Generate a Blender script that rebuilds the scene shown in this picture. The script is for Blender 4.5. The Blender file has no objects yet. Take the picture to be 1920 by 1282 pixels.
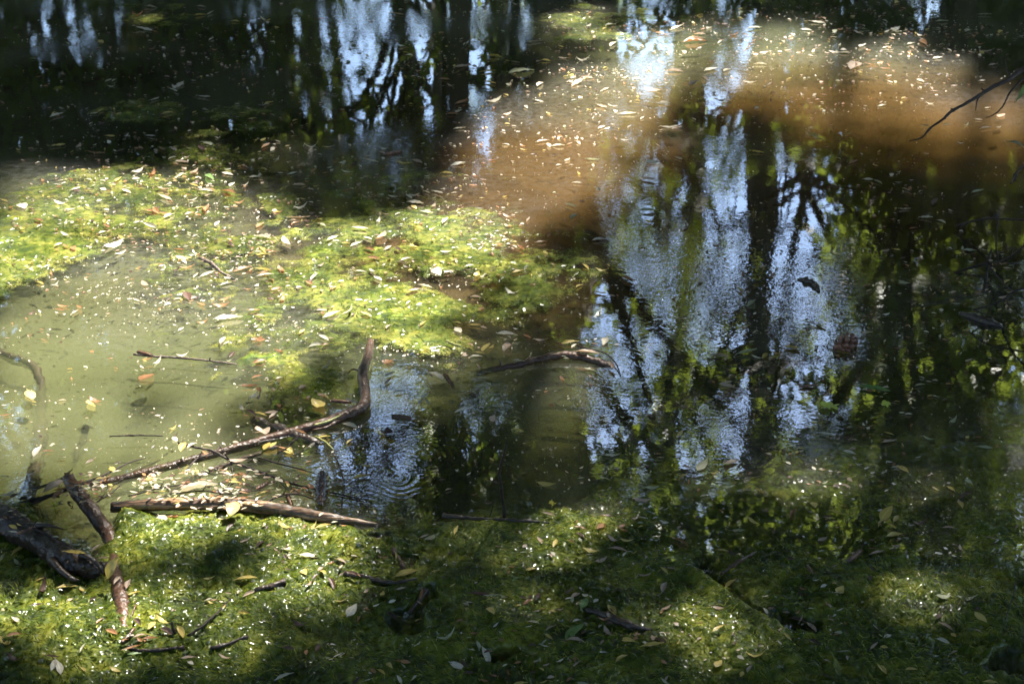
import bpy, math, random
import numpy as np
from mathutils import Vector, Matrix

random.seed(7)
rng = np.random.default_rng(11)
scene = bpy.context.scene
C = scene.collection
R = math.radians

# ---------------------------------------------------------------- camera
CAM_H = 1.6
PITCH = R(25.3)
LENS = 58.0
W, H = 1920.0, 1282.0
F = LENS / 36.0 * W
cam_d = bpy.data.cameras.new('camera')
cam = bpy.data.objects.new('camera', cam_d)
C.objects.link(cam)
cam.location = (0, 0, CAM_H)
cam.rotation_euler = (math.pi / 2 - PITCH, 0, 0)
cam_d.lens = LENS
cam_d.sensor_width = 36
cam_d.clip_start = 0.05
cam_d.clip_end = 3000
cam_d.dof.use_dof = True
cam_d.dof.focus_distance = 3.25
cam_d.dof.aperture_fstop = 13
scene.camera = cam

# ---------------------------------------------------------------- light
SUN_EL, SUN_AZ = 57.0, 28.0          # azimuth clockwise from the view direction (+Y)
SD = Vector((math.sin(R(SUN_AZ)) * math.cos(R(SUN_EL)), math.cos(R(SUN_AZ)) * math.cos(R(SUN_EL)), math.sin(R(SUN_EL))))
world = bpy.data.worlds.new('World')
scene.world = world
world.use_nodes = True
wn = world.node_tree
bg = wn.nodes['Background']
sky = wn.nodes.new('ShaderNodeTexSky')
sky.sky_type = 'NISHITA'
sky.sun_disc = False
sky.sun_elevation = R(SUN_EL)
sky.sun_rotation = R(SUN_AZ)
sky.air_density = 1.0
sky.dust_density = 0.7
sky.ozone_density = 2.0
wn.links.new(sky.outputs[0], bg.inputs[0])
bg.inputs[1].default_value = 0.085
sun_d = bpy.data.lights.new('sun', 'SUN')
sun_d.energy = 5.0
sun_d.angle = R(0.8)
sun_d.color = (1.0, 0.95, 0.86)
sun = bpy.data.objects.new('sun', sun_d)
C.objects.link(sun)
sun.location = SD * 60
sun.rotation_euler = SD.to_track_quat('Z', 'Y').to_euler()

vs = scene.view_settings
vs.view_transform = 'Standard'
vs.look = 'None'
vs.exposure = 2.72
vs.gamma = 1.0
vs.use_curve_mapping = False
cy = scene.cycles
cy.use_denoising = True
cy.max_bounces = 4
cy.diffuse_bounces = 1
cy.glossy_bounces = 2
cy.transmission_bounces = 2
cy.transparent_max_bounces = 8
cy.caustics_reflective = False
cy.caustics_refractive = False
cy.use_adaptive_sampling = True
cy.adaptive_threshold = 0.018
cy.sample_clamp_indirect = 4.0

# ---------------------------------------------------------------- helpers
SP, CP = math.sin(PITCH), math.cos(PITCH)
def ray(u, v):
    a, b = (u - W / 2) / F, (H / 2 - v) / F
    return Vector((a, CP + b * SP, -SP + b * CP))
def at(u, v, z=0.0):
    """the point of the level plane z that the photograph shows at (u, v)"""
    d = ray(u, v)
    t = (z - CAM_H) / d.z
    return Vector((d.x * t, d.y * t, z))
def at_dist(u, v, y):
    d = ray(u, v)
    return Vector((0, 0, CAM_H)) + d * (y / d.y)
def uv_of(x, y, z=0.0):
    x, y = np.asarray(x, float), np.asarray(y, float)
    zz = z - CAM_H
    dep = y * CP - zz * SP
    return W / 2 + F * x / dep, H / 2 - F * (y * SP + zz * CP) / dep
def mm(u, v):
    """metres that one photograph pixel spans on the water there"""
    return (at(u, v) - Vector((0, 0, CAM_H))).length / F

def _h(ix, iy, seed):
    n = (ix.astype(np.int64) * 374761393 + iy.astype(np.int64) * 668265263 + seed * 974634777) & 0xffffffff
    n = ((n ^ (n >> 13)) * 1274126177) & 0xffffffff
    return ((n ^ (n >> 16)) & 0xffff) / 65535.0
def vnoise(x, y, seed=0):
    x, y = np.asarray(x, float), np.asarray(y, float)
    ix, iy = np.floor(x), np.floor(y)
    fx, fy = x - ix, y - iy
    fx = fx * fx * fx * (fx * (fx * 6 - 15) + 10)
    fy = fy * fy * fy * (fy * (fy * 6 - 15) + 10)
    a, b, c, d = _h(ix, iy, seed), _h(ix + 1, iy, seed), _h(ix, iy + 1, seed), _h(ix + 1, iy + 1, seed)
    return (a + (b - a) * fx) * (1 - fy) + (c + (d - c) * fx) * fy
def fbm(x, y, seed=0, octv=4, gain=0.5):
    s, amp, tot = 0, 1.0, 0
    for o in range(octv):
        ca, sa = math.cos(o * 1.1), math.sin(o * 1.1)
        k = 2.0 ** o
        s = s + amp * vnoise((x * ca - y * sa) * k + o * 17.3, (x * sa + y * ca) * k - o * 9.1, seed + o)
        tot += amp
        amp *= gain
    return s / tot
def sstep(a, b, x):
    t = np.clip((x - a) / (b - a), 0, 1)
    return t * t * (3 - 2 * t)
def blob(u, v, e):
    """soft ellipse: 1 at the centre, 0 at the rim"""
    cu, cv, ru, rv, rot = e[:5]
    c, s = math.cos(R(rot)), math.sin(R(rot))
    du, dv = u - cu, v - cv
    q = ((du * c + dv * s) / ru) ** 2 + ((-du * s + dv * c) / rv) ** 2
    return np.clip(1 - q, 0, 1)

def mesh_np(name, verts, faces, smooth=True):
    verts = np.asarray(verts, np.float32)
    faces = np.asarray(faces, np.int32)
    me = bpy.data.meshes.new(name)
    me.vertices.add(len(verts))
    me.vertices.foreach_set('co', verts.ravel())
    k = faces.shape[1]
    me.loops.add(faces.size)
    me.loops.foreach_set('vertex_index', faces.ravel())
    me.polygons.add(len(faces))
    me.polygons.foreach_set('loop_start', np.arange(0, faces.size, k, dtype=np.int32))
    me.polygons.foreach_set('loop_total', np.full(len(faces), k, np.int32))
    if smooth:
        me.polygons.foreach_set('use_smooth', np.ones(len(faces), bool))
    me.update(calc_edges=True)
    return me
def link(name, me, mat=None, parent=None):
    o = bpy.data.objects.new(name, me)
    C.objects.link(o)
    if mat is not None and me is not None:
        if len(me.materials) == 0:
            me.materials.append(mat)
        elif me.materials[0] != mat:
            o.material_slots[0].link = 'OBJECT'
            o.material_slots[0].material = mat
    if parent is not None:
        o.parent = parent
    return o
def tag(o, label=None, cat=None, group=None, kind=None):
    if label: o['label'] = label
    if cat: o['category'] = cat
    if group: o['group'] = group
    if kind: o['kind'] = kind
    return o
def empty(name, loc=(0, 0, 0)):
    o = bpy.data.objects.new(name, None)
    C.objects.link(o)
    o.location = loc
    return o

# ---------------------------------------------------------------- materials
class NT:
    def __init__(self, name):
        self.m = bpy.data.materials.new(name)
        self.m.use_nodes = True
        self.t = self.m.node_tree
        self.t.nodes.clear()
        self.out = self.n('ShaderNodeOutputMaterial')
    def n(self, kind, **kw):
        nd = self.t.nodes.new(kind)
        for k, v in kw.items():
            if k.startswith('i_'):
                nd.inputs[k[2:].replace('_', ' ')].default_value = v
            else:
                setattr(nd, k, v)
        return nd
    def l(self, a, b):
        self.t.links.new(a, b)
    def coord(self, obj=False):
        if obj:
            return self.n('ShaderNodeTexCoord').outputs['Object']
        return self.n('ShaderNodeNewGeometry').outputs['Position']
    def noise(self, scale, detail=4, rough=0.55, vec=None, dist=0.0):
        nd = self.n('ShaderNodeTexNoise')
        nd.inputs['Scale'].default_value = scale
        nd.inputs['Detail'].default_value = detail
        nd.inputs['Roughness'].default_value = rough
        nd.inputs['Distortion'].default_value = dist
        self.l(vec if vec is not None else self.coord(), nd.inputs['Vector'])
        return nd.outputs['Fac']
    def ramp(self, fac, stops, interp='LINEAR'):
        nd = self.n('ShaderNodeValToRGB')
        nd.color_ramp.interpolation = interp
        el = nd.color_ramp.elements
        while len(el) < len(stops):
            el.new(0.5)
        for e, (p, c) in zip(el, stops):
            e.position = p
            e.color = (c[0], c[1], c[2], 1) if not isinstance(c, (int, float)) else (c, c, c, 1)
        self.l(fac, nd.inputs[0])
        return nd.outputs[0]
    def math(self, op, a, b=None, c=None, clamp=False):
        nd = self.n('ShaderNodeMath', operation=op, use_clamp=clamp)
        for i, x in enumerate((a, b, c)):
            if x is None: continue
            if isinstance(x, (int, float)): nd.inputs[i].default_value = x
            else: self.l(x, nd.inputs[i])
        return nd.outputs[0]
    def mix(self, fac, a, b, blend='MIX'):
        nd = self.n('ShaderNodeMix', data_type='RGBA', blend_type=blend)
        for i, x in ((0, fac), (6, a), (7, b)):
            if isinstance(x, (int, float)): nd.inputs[i].default_value = x
            elif isinstance(x, tuple): nd.inputs[i].default_value = (x[0], x[1], x[2], 1)
            else: self.l(x, nd.inputs[i])
        return nd.outputs[2]
    def bump(self, height, dist, strength=1.0, normal=None):
        nd = self.n('ShaderNodeBump')
        nd.inputs['Strength'].default_value = strength
        nd.inputs['Distance'].default_value = dist
        self.l(height, nd.inputs['Height'])
        if normal is not None: self.l(normal, nd.inputs['Normal'])
        return nd.outputs[0]
    def mixsh(self, fac, a, b):
        nd = self.n('ShaderNodeMixShader')
        if isinstance(fac, (int, float)): nd.inputs[0].default_value = fac
        else: self.l(fac, nd.inputs[0])
        self.l(a, nd.inputs[1]); self.l(b, nd.inputs[2])
        return nd.outputs[0]
    def surf(self, s):
        self.l(s, self.out.inputs['Surface'])
        return self.m

def pbsdf(nt, color, rough, normal=None, spec=0.5, coat=0.0, coat_rough=0.05):
    p = nt.n('ShaderNodeBsdfPrincipled')
    for key, x in (('Base Color', color), ('Roughness', rough)):
        if isinstance(x, (int, float)): p.inputs[key].default_value = x
        elif isinstance(x, tuple): p.inputs[key].default_value = (x[0], x[1], x[2], 1)
        else: nt.l(x, p.inputs[key])
    p.inputs['Specular IOR Level'].default_value = spec
    p.inputs['Coat Weight'].default_value = coat
    p.inputs['Coat Roughness'].default_value = coat_rough
    if normal is not None:
        nt.l(normal, p.inputs['Normal'])
    return p.outputs[0]

def leafy(name, col_a, col_b, trans, rough=0.45, tmix=0.5):
    """thin foliage: gloss + diffuse on the lit side, glow through the blade"""
    nt = NT(name)
    fac = nt.noise(1.1, 3, 0.6)
    r2 = nt.n('ShaderNodeNewGeometry').outputs['Random Per Island']
    col = nt.mix(r2, col_a, col_b)
    col = nt.mix(nt.ramp(fac, [(0.35, 0.0), (0.65, 1.0)]), col, nt.mix(0.5, col, col_a))
    p = pbsdf(nt, col, rough)
    tr = nt.n('ShaderNodeBsdfTranslucent')
    nt.l(nt.mix(r2, trans, tuple(x * 0.7 for x in trans)), tr.inputs[0])
    return nt.surf(nt.mixsh(tmix, p, tr.outputs[0]))

# ---------------------------------------------------------------- water: murky volume under a glossy skin
RIPPLES = [(745, 900, 0.11, 0.014, 0.00005), (655, 885, 0.08, 0.013, 0.00003), (800, 850, 0.10, 0.0145, 0.00003), (1612, 468, 0.11, 0.015, 0.00005)]
def water_material():
    nt = NT('pond_water')
    pos = nt.coord()
    # fine waviness, and the skin of dust that roughens it in patches
    n1 = nt.noise(9, 1, 0.5, pos)
    n2 = nt.noise(48, 2, 0.7, pos)
    film = nt.ramp(nt.noise(1.5, 1, 0.6, pos), [(0.40, 0.12), (0.62, 1.0)])
    h = nt.math('MULTIPLY', n1, 0.00015)
    h = nt.math('ADD', h, nt.math('MULTIPLY', nt.math('MULTIPLY', n2, film), 0.00020))
    broken = nt.ramp(n1, [(0.34, 0.1), (0.58, 1.0)])
    for (u, v, rad, wl, amp) in RIPPLES:
        p = at(u, v)
        d = nt.n('ShaderNodeVectorMath', operation='DISTANCE'); nt.l(pos, d.inputs[0]); d.inputs[1].default_value = p
        dist = d.outputs['Value']
        w = nt.math('SINE', nt.math('MULTIPLY', nt.math('ADD', dist, nt.math('MULTIPLY', n1, 0.08)), 2 * math.pi / wl))
        fall = nt.math('SUBTRACT', 1.0, nt.math('DIVIDE', dist, rad), clamp=True)
        w = nt.math('MULTIPLY', nt.math('MULTIPLY', w, nt.math('MULTIPLY', fall, broken)), amp)
        h = nt.math('ADD', h, w)
    nrm = nt.bump(h, 1.0)
    lw = nt.n('ShaderNodeLayerWeight'); lw.inputs['Blend'].default_value = 0.5; nt.l(nrm, lw.inputs['Normal'])
    fr = nt.math('ADD', 0.27, nt.math('MULTIPLY', nt.math('POWER', lw.outputs['Facing'], 5.0), 0.73))
    gl = nt.n('ShaderNodeBsdfGlossy'); gl.inputs['Roughness'].default_value = 0.012; nt.l(nrm, gl.inputs['Normal'])
    tr = nt.n('ShaderNodeBsdfTransparent')
    dust = nt.n('ShaderNodeBsdfDiffuse'); dust.inputs[0].default_value = (0.52, 0.51, 0.47, 1)      # dusty film on the skin of the water
    veil = nt.math('MULTIPLY', nt.math('MULTIPLY', film, nt.ramp(n2, [(0.38, 0.25), (0.66, 1.0)])), 0.055)
    nt.l(nt.mixsh(veil, nt.mixsh(fr, tr.outputs[0], gl.outputs[0]), dust.outputs[0]), nt.out.inputs['Surface'])
    return nt.m
WATER_DEPTH = 0.55
def box_mesh(name, x0, x1, y0, y1, z0, z1):
    v = [(x, y, z) for z in (z0, z1) for y in (y0, y1) for x in (x0, x1)]
    f = [(0, 2, 3, 1), (4, 5, 7, 6), (0, 1, 5, 4), (2, 6, 7, 3), (0, 4, 6, 2), (1, 3, 7, 5)]
    return mesh_np(name, v, f, smooth=False)
def sheet(name, x0, x1, y0, y1, z):
    return mesh_np(name, [(x0, y0, z), (x1, y0, z), (x1, y1, z), (x0, y1, z)], [(0, 1, 2, 3)], smooth=False)
water = tag(link('water', sheet('water', -9, 9, 0.9, 14, 0.0), water_material()), kind='structure')
# the murk: silt and algae drifting at several depths, each veil dimming what lies under it
def silt_material(name, seed, opac):
    nt = NT(name)
    pos = nt.coord()
    ofs = nt.n('ShaderNodeVectorMath', operation='ADD'); nt.l(pos, ofs.inputs[0]); ofs.inputs[1].default_value = (seed * 3.1, seed * 1.7, 0)
    big = nt.noise(1.3, 2, 0.5, ofs.outputs[0])
    brown = None      # plumes of stirred-up mud
    for (u, v, rx, ry) in ((1040, 330, 0.75, 0.95), (1700, 240, 1.1, 0.9)):
        p = at(u, v)
        m = nt.n('ShaderNodeVectorMath', operation='SUBTRACT'); nt.l(pos, m.inputs[0]); m.inputs[1].default_value = p
        q = nt.n('ShaderNodeVectorMath', operation='MULTIPLY'); nt.l(m.outputs[0], q.inputs[0]); q.inputs[1].default_value = (1 / rx, 1 / ry, 0)
        ln = nt.n('ShaderNodeVectorMath', operation='LENGTH'); nt.l(q.outputs[0], ln.inputs[0])
        k = nt.math('SUBTRACT', 1.0, nt.math('MULTIPLY', ln.outputs['Value'], 0.75), clamp=True)
        brown = k if brown is None else nt.math('MAXIMUM', brown, k)
    brown = nt.math('ADD', nt.math('MULTIPLY', brown, 1.0), nt.math('MULTIPLY', nt.math('SUBTRACT', big, 0.5), 0.5))
    tint = nt.ramp(brown, [(0.0, (0.195, 0.218, 0.128)), (0.18, (0.218, 0.202, 0.128)), (0.55, (0.22, 0.134, 0.064))])
    cloud = nt.ramp(big, [(0.3, opac * 0.72), (0.7, opac * 1.2)])
    clear = None      # painted shade: silt thinned in zones meant to look dark
    for (u, v, rx, ry) in ((1760, 560, 0.75, 1.1), (320, 110, 1.0, 1.1), (1480, 640, 0.55, 0.9), (720, 170, .8, .8), (720, 850, .30, .4)):
        p = at(u, v)
        m = nt.n('ShaderNodeVectorMath', operation='SUBTRACT'); nt.l(pos, m.inputs[0]); m.inputs[1].default_value = p
        q = nt.n('ShaderNodeVectorMath', operation='MULTIPLY'); nt.l(m.outputs[0], q.inputs[0]); q.inputs[1].default_value = (1 / rx, 1 / ry, 0)
        ln = nt.n('ShaderNodeVectorMath', operation='LENGTH'); nt.l(q.outputs[0], ln.inputs[0])
        k = nt.math('MULTIPLY', nt.math('SUBTRACT', 1.25, ln.outputs['Value']), 1.6, clamp=True)
        clear = k if clear is None else nt.math('MAXIMUM', clear, k)
    cloud = nt.math('MULTIPLY', cloud, nt.math('SUBTRACT', 1.0, nt.math('MULTIPLY', clear, 0.72)))
    d = nt.n('ShaderNodeBsdfDiffuse'); nt.l(tint, d.inputs[0])
    tr = nt.n('ShaderNodeBsdfTransparent'); tr.inputs[0].default_value = (0.93, 0.92, 0.80, 1)
    return nt.surf(nt.mixsh(cloud, tr.outputs[0], d.outputs[0]))
for i, (z, op) in enumerate(((-0.018, .16), (-0.045, .38), (-0.09, .55), (-0.15, .8))):
    link('silt', sheet('silt', -9, 9, 0.9, 14, z), silt_material('silt_veil', i, op), water)

def ground_material():
    nt = NT('bank_soil')
    f = nt.noise(2.2, 5, 0.6)
    col = nt.ramp(f, [(0.35, (0.030, 0.022, 0.012)), (0.55, (0.060, 0.045, 0.025)), (0.7, (0.045, 0.060, 0.018))])
    return nt.surf(pbsdf(nt, col, 0.9, nt.bump(nt.noise(25, 4), 0.02)))
def build_ground():
    n = 260
    g = np.linspace(-1, 1, n)
    s = np.sign(g) * (np.abs(g) ** 2.2)
    X, Y = np.meshgrid(s * 400, s * 400 + 6.5)
    rx, ry = 7.6 + 0.8 * fbm(Y * 0.4, X * 0, 3), 5.3
    d = np.sqrt((X / rx) ** 2 + ((Y - 6.6) / (ry + 0.5 * fbm(X * 0.5, Y * 0, 5))) ** 2)
    Z = -0.5 + 0.85 * sstep(0.86, 1.12, d) + 0.5 * sstep(1.1, 3.0, d) + 0.25 * (fbm(X * 0.3, Y * 0.3, 9) - 0.5) * sstep(0.9, 1.3, d)
    Z += 6 * sstep(8, 40, d)
    Z = np.minimum(Z, np.where(np.hypot(X, Y) < 1.2, 0.1, 99))
    v = np.stack([X, Y, Z], -1).reshape(-1, 3)
    i = np.arange(n * n).reshape(n, n)
    f = np.stack([i[:-1, :-1], i[:-1, 1:], i[1:, 1:], i[1:, :-1]], -1).reshape(-1, 4)
    return tag(link('ground', mesh_np('ground', v, f), ground_material()), kind='structure')
build_ground()

# ---------------------------------------------------------------- trees
M_BARK = None
def bark_material(name, a, b, wet=False):
    nt = NT(name)
    pos = nt.coord(obj=True)
    mp = nt.n('ShaderNodeMapping'); mp.inputs['Scale'].default_value = (9, 9, 1.6); nt.l(pos, mp.inputs[0])
    f = nt.noise(1.0, 5, 0.65, mp.outputs[0])
    col = nt.ramp(f, [(0.35, a), (0.65, b)])
    return nt.surf(pbsdf(nt, col, 0.85, nt.bump(f, 0.03)))
M_BARK = bark_material('tree_bark', (0.025, 0.018, 0.013), (0.085, 0.062, 0.045))
M_FOL_A = leafy('maple_foliage', (0.045, 0.085, 0.014), (0.085, 0.13, 0.018), (0.19, 0.25, 0.03), tmix=0.6)
M_FOL_B = leafy('willow_foliage', (0.040, 0.070, 0.020), (0.070, 0.10, 0.024), (0.20, 0.26, 0.035), tmix=0.55)
M_FOL_D = leafy('oak_foliage', (0.025, 0.050, 0.014), (0.050, 0.080, 0.020), (0.10, 0.15, 0.02))
M_FOL_C = leafy('alder_foliage', (0.025, 0.050, 0.012), (0.050, 0.080, 0.016), (0.17, 0.23, 0.02))

def tube_arrays(pts, rad, sides=9, rough=0.0, seed=0, cap=True):
    """verts, quads of a tube along pts; caps are collapsed rings"""
    pts = [Vector(p) for p in pts]
    n = len(pts)
    r_ = np.random.default_rng(seed)
    V, Fq = [], []
    prev = None
    for i, p in enumerate(pts):
        t = (pts[min(i + 1, n - 1)] - pts[max(i - 1, 0)]).normalized()
        if prev is None:
            a = t.orthogonal().normalized()
        else:
            a = (prev - t * prev.dot(t)).normalized()
        prev = a
        b = t.cross(a)
        for k in range(sides):
            an = 2 * math.pi * k / sides
            rr = rad[i] * (1 + rough * (r_.random() - 0.5) * 2)
            V.append(p + (a * math.cos(an) + b * math.sin(an)) * rr)
    for i in range(n - 1):
        for k in range(sides):
            k2 = (k + 1) % sides
            Fq.append((i * sides + k, i * sides + k2, (i + 1) * sides + k2, (i + 1) * sides + k))
    if cap:
        for end, base in ((0, 0), (n - 1, (n - 1) * sides)):
            c = len(V)
            for k in range(sides):
                V.append(pts[end] + (V[base + k] - pts[end]) * 0.02)
            for k in range(sides):
                k2 = (k + 1) % sides
                q = (base + k, base + k2, c + k2, c + k)
                Fq.append(q[::-1] if end == 0 else q)
    return np.array([tuple(v) for v in V]), np.array(Fq)
def join_arrays(parts):
    V, Fq, o = [], [], 0
    for v, f in parts:
        V.append(v); Fq.append(f + o); o += len(v)
    return np.concatenate(V), np.concatenate(Fq)
def resample(pts, n):
    """smooth (Catmull-Rom) curve through pts"""
    P = [Vector(p) for p in pts]
    P = [P[0] * 2 - P[1]] + P + [P[-1] * 2 - P[-2]]
    out = []
    m = len(P) - 3
    for i in range(n):
        s = i / (n - 1) * m
        k = min(int(s), m - 1); t = s - k
        a, b, c, d = P[k:k + 4]
        out.append(0.5 * ((2 * b) + (c - a) * t + (2 * a - 5 * b + 4 * c - d) * t * t + (3 * b - a - 3 * c + d) * t ** 3))
    return out

def leaf_cloud(P, size, aspect, seed, droop=0.4, star=False):
    """arrays for folded leaf blades, one at each point of P"""
    r_ = np.random.default_rng(seed)
    n = len(P)
    az = r_.random(n) * 2 * np.pi
    tilt = (r_.random(n) - 0.5) * 1.6 - droop
    d = np.stack([np.cos(az) * np.cos(tilt), np.sin(az) * np.cos(tilt), np.sin(tilt)], 1)
    up = np.stack([r_.normal(0, 0.45, n), r_.normal(0, 0.45, n), np.ones(n)], 1)
    s = np.cross(d, up); s /= np.linalg.norm(s, axis=1, keepdims=True)
    nn = np.cross(s, d)
    L = (size * (0.65 + 0.7 * r_.random(n)))[:, None]
    if star:   # lobed blade: seven points round the base
        out = [P, P + s * L * 0.16 + d * L * 0.02, P + s * L * 0.55 + d * L * 0.35 - nn * L * 0.06, P + s * L * 0.22 + d * L * 0.45,
               P + d * L, P - s * L * 0.22 + d * L * 0.45, P - s * L * 0.55 + d * L * 0.35 - nn * L * 0.06, P - s * L * 0.16 + d * L * 0.02]
        f = np.array([[0, 1, 2, 3], [0, 3, 4, 5], [0, 5, 6, 7]])
        k = 8
    else:
        w = L * aspect
        out = [P, P + d * L * 0.35 + s * w * 0.5 + nn * L * 0.05, P + d * L * 0.75 + s * w * 0.33 + nn * L * 0.03, P + d * L - nn * L * 0.1,
               P + d * L * 0.75 - s * w * 0.33 + nn * L * 0.03, P + d * L * 0.35 - s * w * 0.5 + nn * L * 0.05]
        f = np.array([[0, 1, 2, 3], [0, 3, 4, 5]])
        k = 6
    V = np.stack(out, 1).reshape(-1, 3)
    Fq = (f[None] + (np.arange(n) * k)[:, None, None]).reshape(-1, 4)
    return V, Fq

# gaps between the crowns: bright sky that the water mirrors there (photograph pixels, ru, rv, turn, how open)
SKY_GAPS = [(1330, 560, 260, 330, 0, .33), (1520, 560, 120, 330, 0, .42), (760, 150, 230, 190, 0, .42), (1180, 680, 100, 170, 0, .38), (560, 90, 22, 150, 0, .75), (470, 60, 16, 110, 0, .7), (640, 120, 20, 160, 0, .7), (215, 50, 14, 90, 0, .7), (1240, 150, 26, 140, 0, .75), (1570, 60, 22, 110, 0, .7), (1415, 180, 48, 190, 0, .95), (1408, 500, 46, 220, 0, .95), (1398, 780, 46, 140, 0, .9), (1345, 480, 40, 120, 0, .7), (1495, 400, 75, 85, 0, 1.0), (1490, 520, 70, 90, 0, 1.0), (1500, 640, 60, 80, 0, .85), (1485, 780, 105, 75, 0, .72), (1400, 830, 50, 40, 0, .4), (1140, 590, 45, 55, 0, .75),
            (1225, 690, 55, 50, 0, .55), (880, 240, 55, 100, 0, .85), (800, 140, 100, 100, 0, .72), (690, 90, 110, 80, 0, .72), (680, 850, 110, 110, 0, .95),
            (750, 740, 70, 60, 0, .8), (905, 780, 50, 60, 0, .7), (1190, 130, 55, 80, 0, .85), (1250, 440, 55, 90, 0, .5),
            (1290, 330, 40, 60, 0, .55), (1120, 780, 50, 80, 0, .8), (90, 90, 80, 60, 0, .85), (1340, 600, 50, 90, 0, .45), (1340, 150, 40, 100, 0, .7), (1460, 130, 40, 110, 0, .75),
            (1740, 40, 80, 60, 0, .8), (1330, 780, 50, 80, 0, .5), (640, 330, 60, 60, 0, .5), (590, 70, 40, 160, 0, .5), (1560, 640, 60, 80, 0, .6),
            (1900, 470, 40, 60, 0, .6), (1240, 850, 60, 40, 0, .3), (1540, 880, 90, 40, 0, .3)]
DARK = [(330, 130, 230, 210, 0), (1740, 480, 240, 230, 0), (1800, 780, 200, 200, 0), (520, 250, 160, 120, 0)]
def mirror_uv(x, y, h):
    return uv_of(x, y, -np.asarray(h))
def openness(x, y, h):
    u, v = mirror_uv(x, y, h)
    u = u + 50 * (fbm(x * 1.1, h * 1.1, 21) - .5); v = v + 50 * (fbm(x * 1.1, h * 1.1, 31) - .5)
    o = np.zeros_like(u)
    for e in SKY_GAPS:
        o = np.maximum(o, np.clip(blob(u, v, (e[0], e[1], e[2] * 1.15, e[3] * 1.15, e[4])) * 2.6, 0, .94) * e[5])
    return o
def darkness(x, y, h):
    u, v = mirror_uv(x, y, h)
    o = np.zeros_like(u)
    for e in DARK:
        o = np.maximum(o, np.clip(blob(u, v, e) * 2, 0, 1))
    return o

# where the sun comes through the leaves overhead (photograph pixels of the water it reaches)
LIT = [(1590, 642, 80, 36, 0, 1), (1556, 766, 60, 30, 0, 1), (1000, 510, 200, 120, 0, .55), (1060, 430, 120, 60, 0, .4), (110, 690, 290, 150, -14, 1), (60, 560, 260, 90, 0, 1), (140, 430, 270, 120, 0, 1), (340, 390, 240, 80, 0, 1), (520, 480, 190, 120, 0, 1),
       (800, 470, 200, 100, 0, 1), (730, 620, 200, 95, 0, .95), (600, 560, 170, 120, 0, 1), (430, 640, 190, 110, 0, 1), (240, 790, 260, 90, -10, .7),
       (400, 880, 220, 60, -10, .75), (20, 780, 220, 120, 0, .9), (350, 1210, 400, 80, 0, .25), (60, 640, 300, 120, 0, 1), (300, 560, 260, 120, 0, 1), (650, 770, 90, 130, 0, .9), (1010, 310, 230, 150, -18, 1), (1080, 200, 220, 90, 0, 1), (1340, 90, 290, 85, -5, .85),
       (1620, 110, 250, 65, 4, 1), (1780, 180, 220, 70, 8, .95), (1560, 190, 160, 60, 0, .7), (1090, 50, 110, 55, 0, .8), (1040, 790, 110, 170, 0, .62), (480, 1150, 520, 130, 0, .2), (130, 1200, 200, 80, 0, .55), (900, 1060, 260, 60, 0, .2), (1250, 1110, 480, 100, 0, .15),
       (1090, 680, 150, 45, 0, .8), (290, 985, 130, 55, 0, .9), (560, 1040, 130, 70, -10, 1), (440, 1180, 150, 60, 0, .6), (100, 1200, 170, 90, 0, .7),
       (700, 1150, 140, 60, 0, .4), (1080, 1005, 140, 42, 0, .85), (980, 1110, 180, 40, 0, .3), (1370, 895, 90, 36, 0, .85), (1770, 1185, 100, 60, 0, 1),
       (1570, 900, 80, 32, 0, .8), (1710, 920, 90, 36, 0, .5), (1370, 1215, 150, 55, 0, .8), (1850, 1030, 80, 36, 0, .8), (1710, 1115, 100, 30, 0, .7),
       (1690, 425, 110, 32, 0, .5), (270, 40, 80, 26, 0, .7), (270, 210, 80, 24, 0, .6), (430, 270, 150, 40, 0, .8), (150, 330, 200, 40, 0, .7), (1240, 990, 50, 20, 0, .5),
       (1380, 670, 90, 30, 0, .4), (900, 640, 120, 50, 0, .6), (1230, 260, 120, 60, 0, .5), (1420, 40, 120, 40, 0, .6), (230, 1240, 160, 60, 0, .6), (560, 1250, 120, 40, 0, .5)]
LIT = [(e[0], e[1], e[2] * (1.5 if e[1] > 860 else 1.1), e[3] * (1.6 if e[1] > 860 else 1.15), e[4], min(1, e[5] * (1.2 if e[1] > 860 else 1.1))) for e in LIT]
def sunlit(u, v):
    o = np.zeros_like(u)
    for e in LIT:
        o = np.maximum(o, np.clip(blob(u, v, e) * (2.2 if e[1] > 860 else 1.6), 0, 1) * e[5])
    return o
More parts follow.
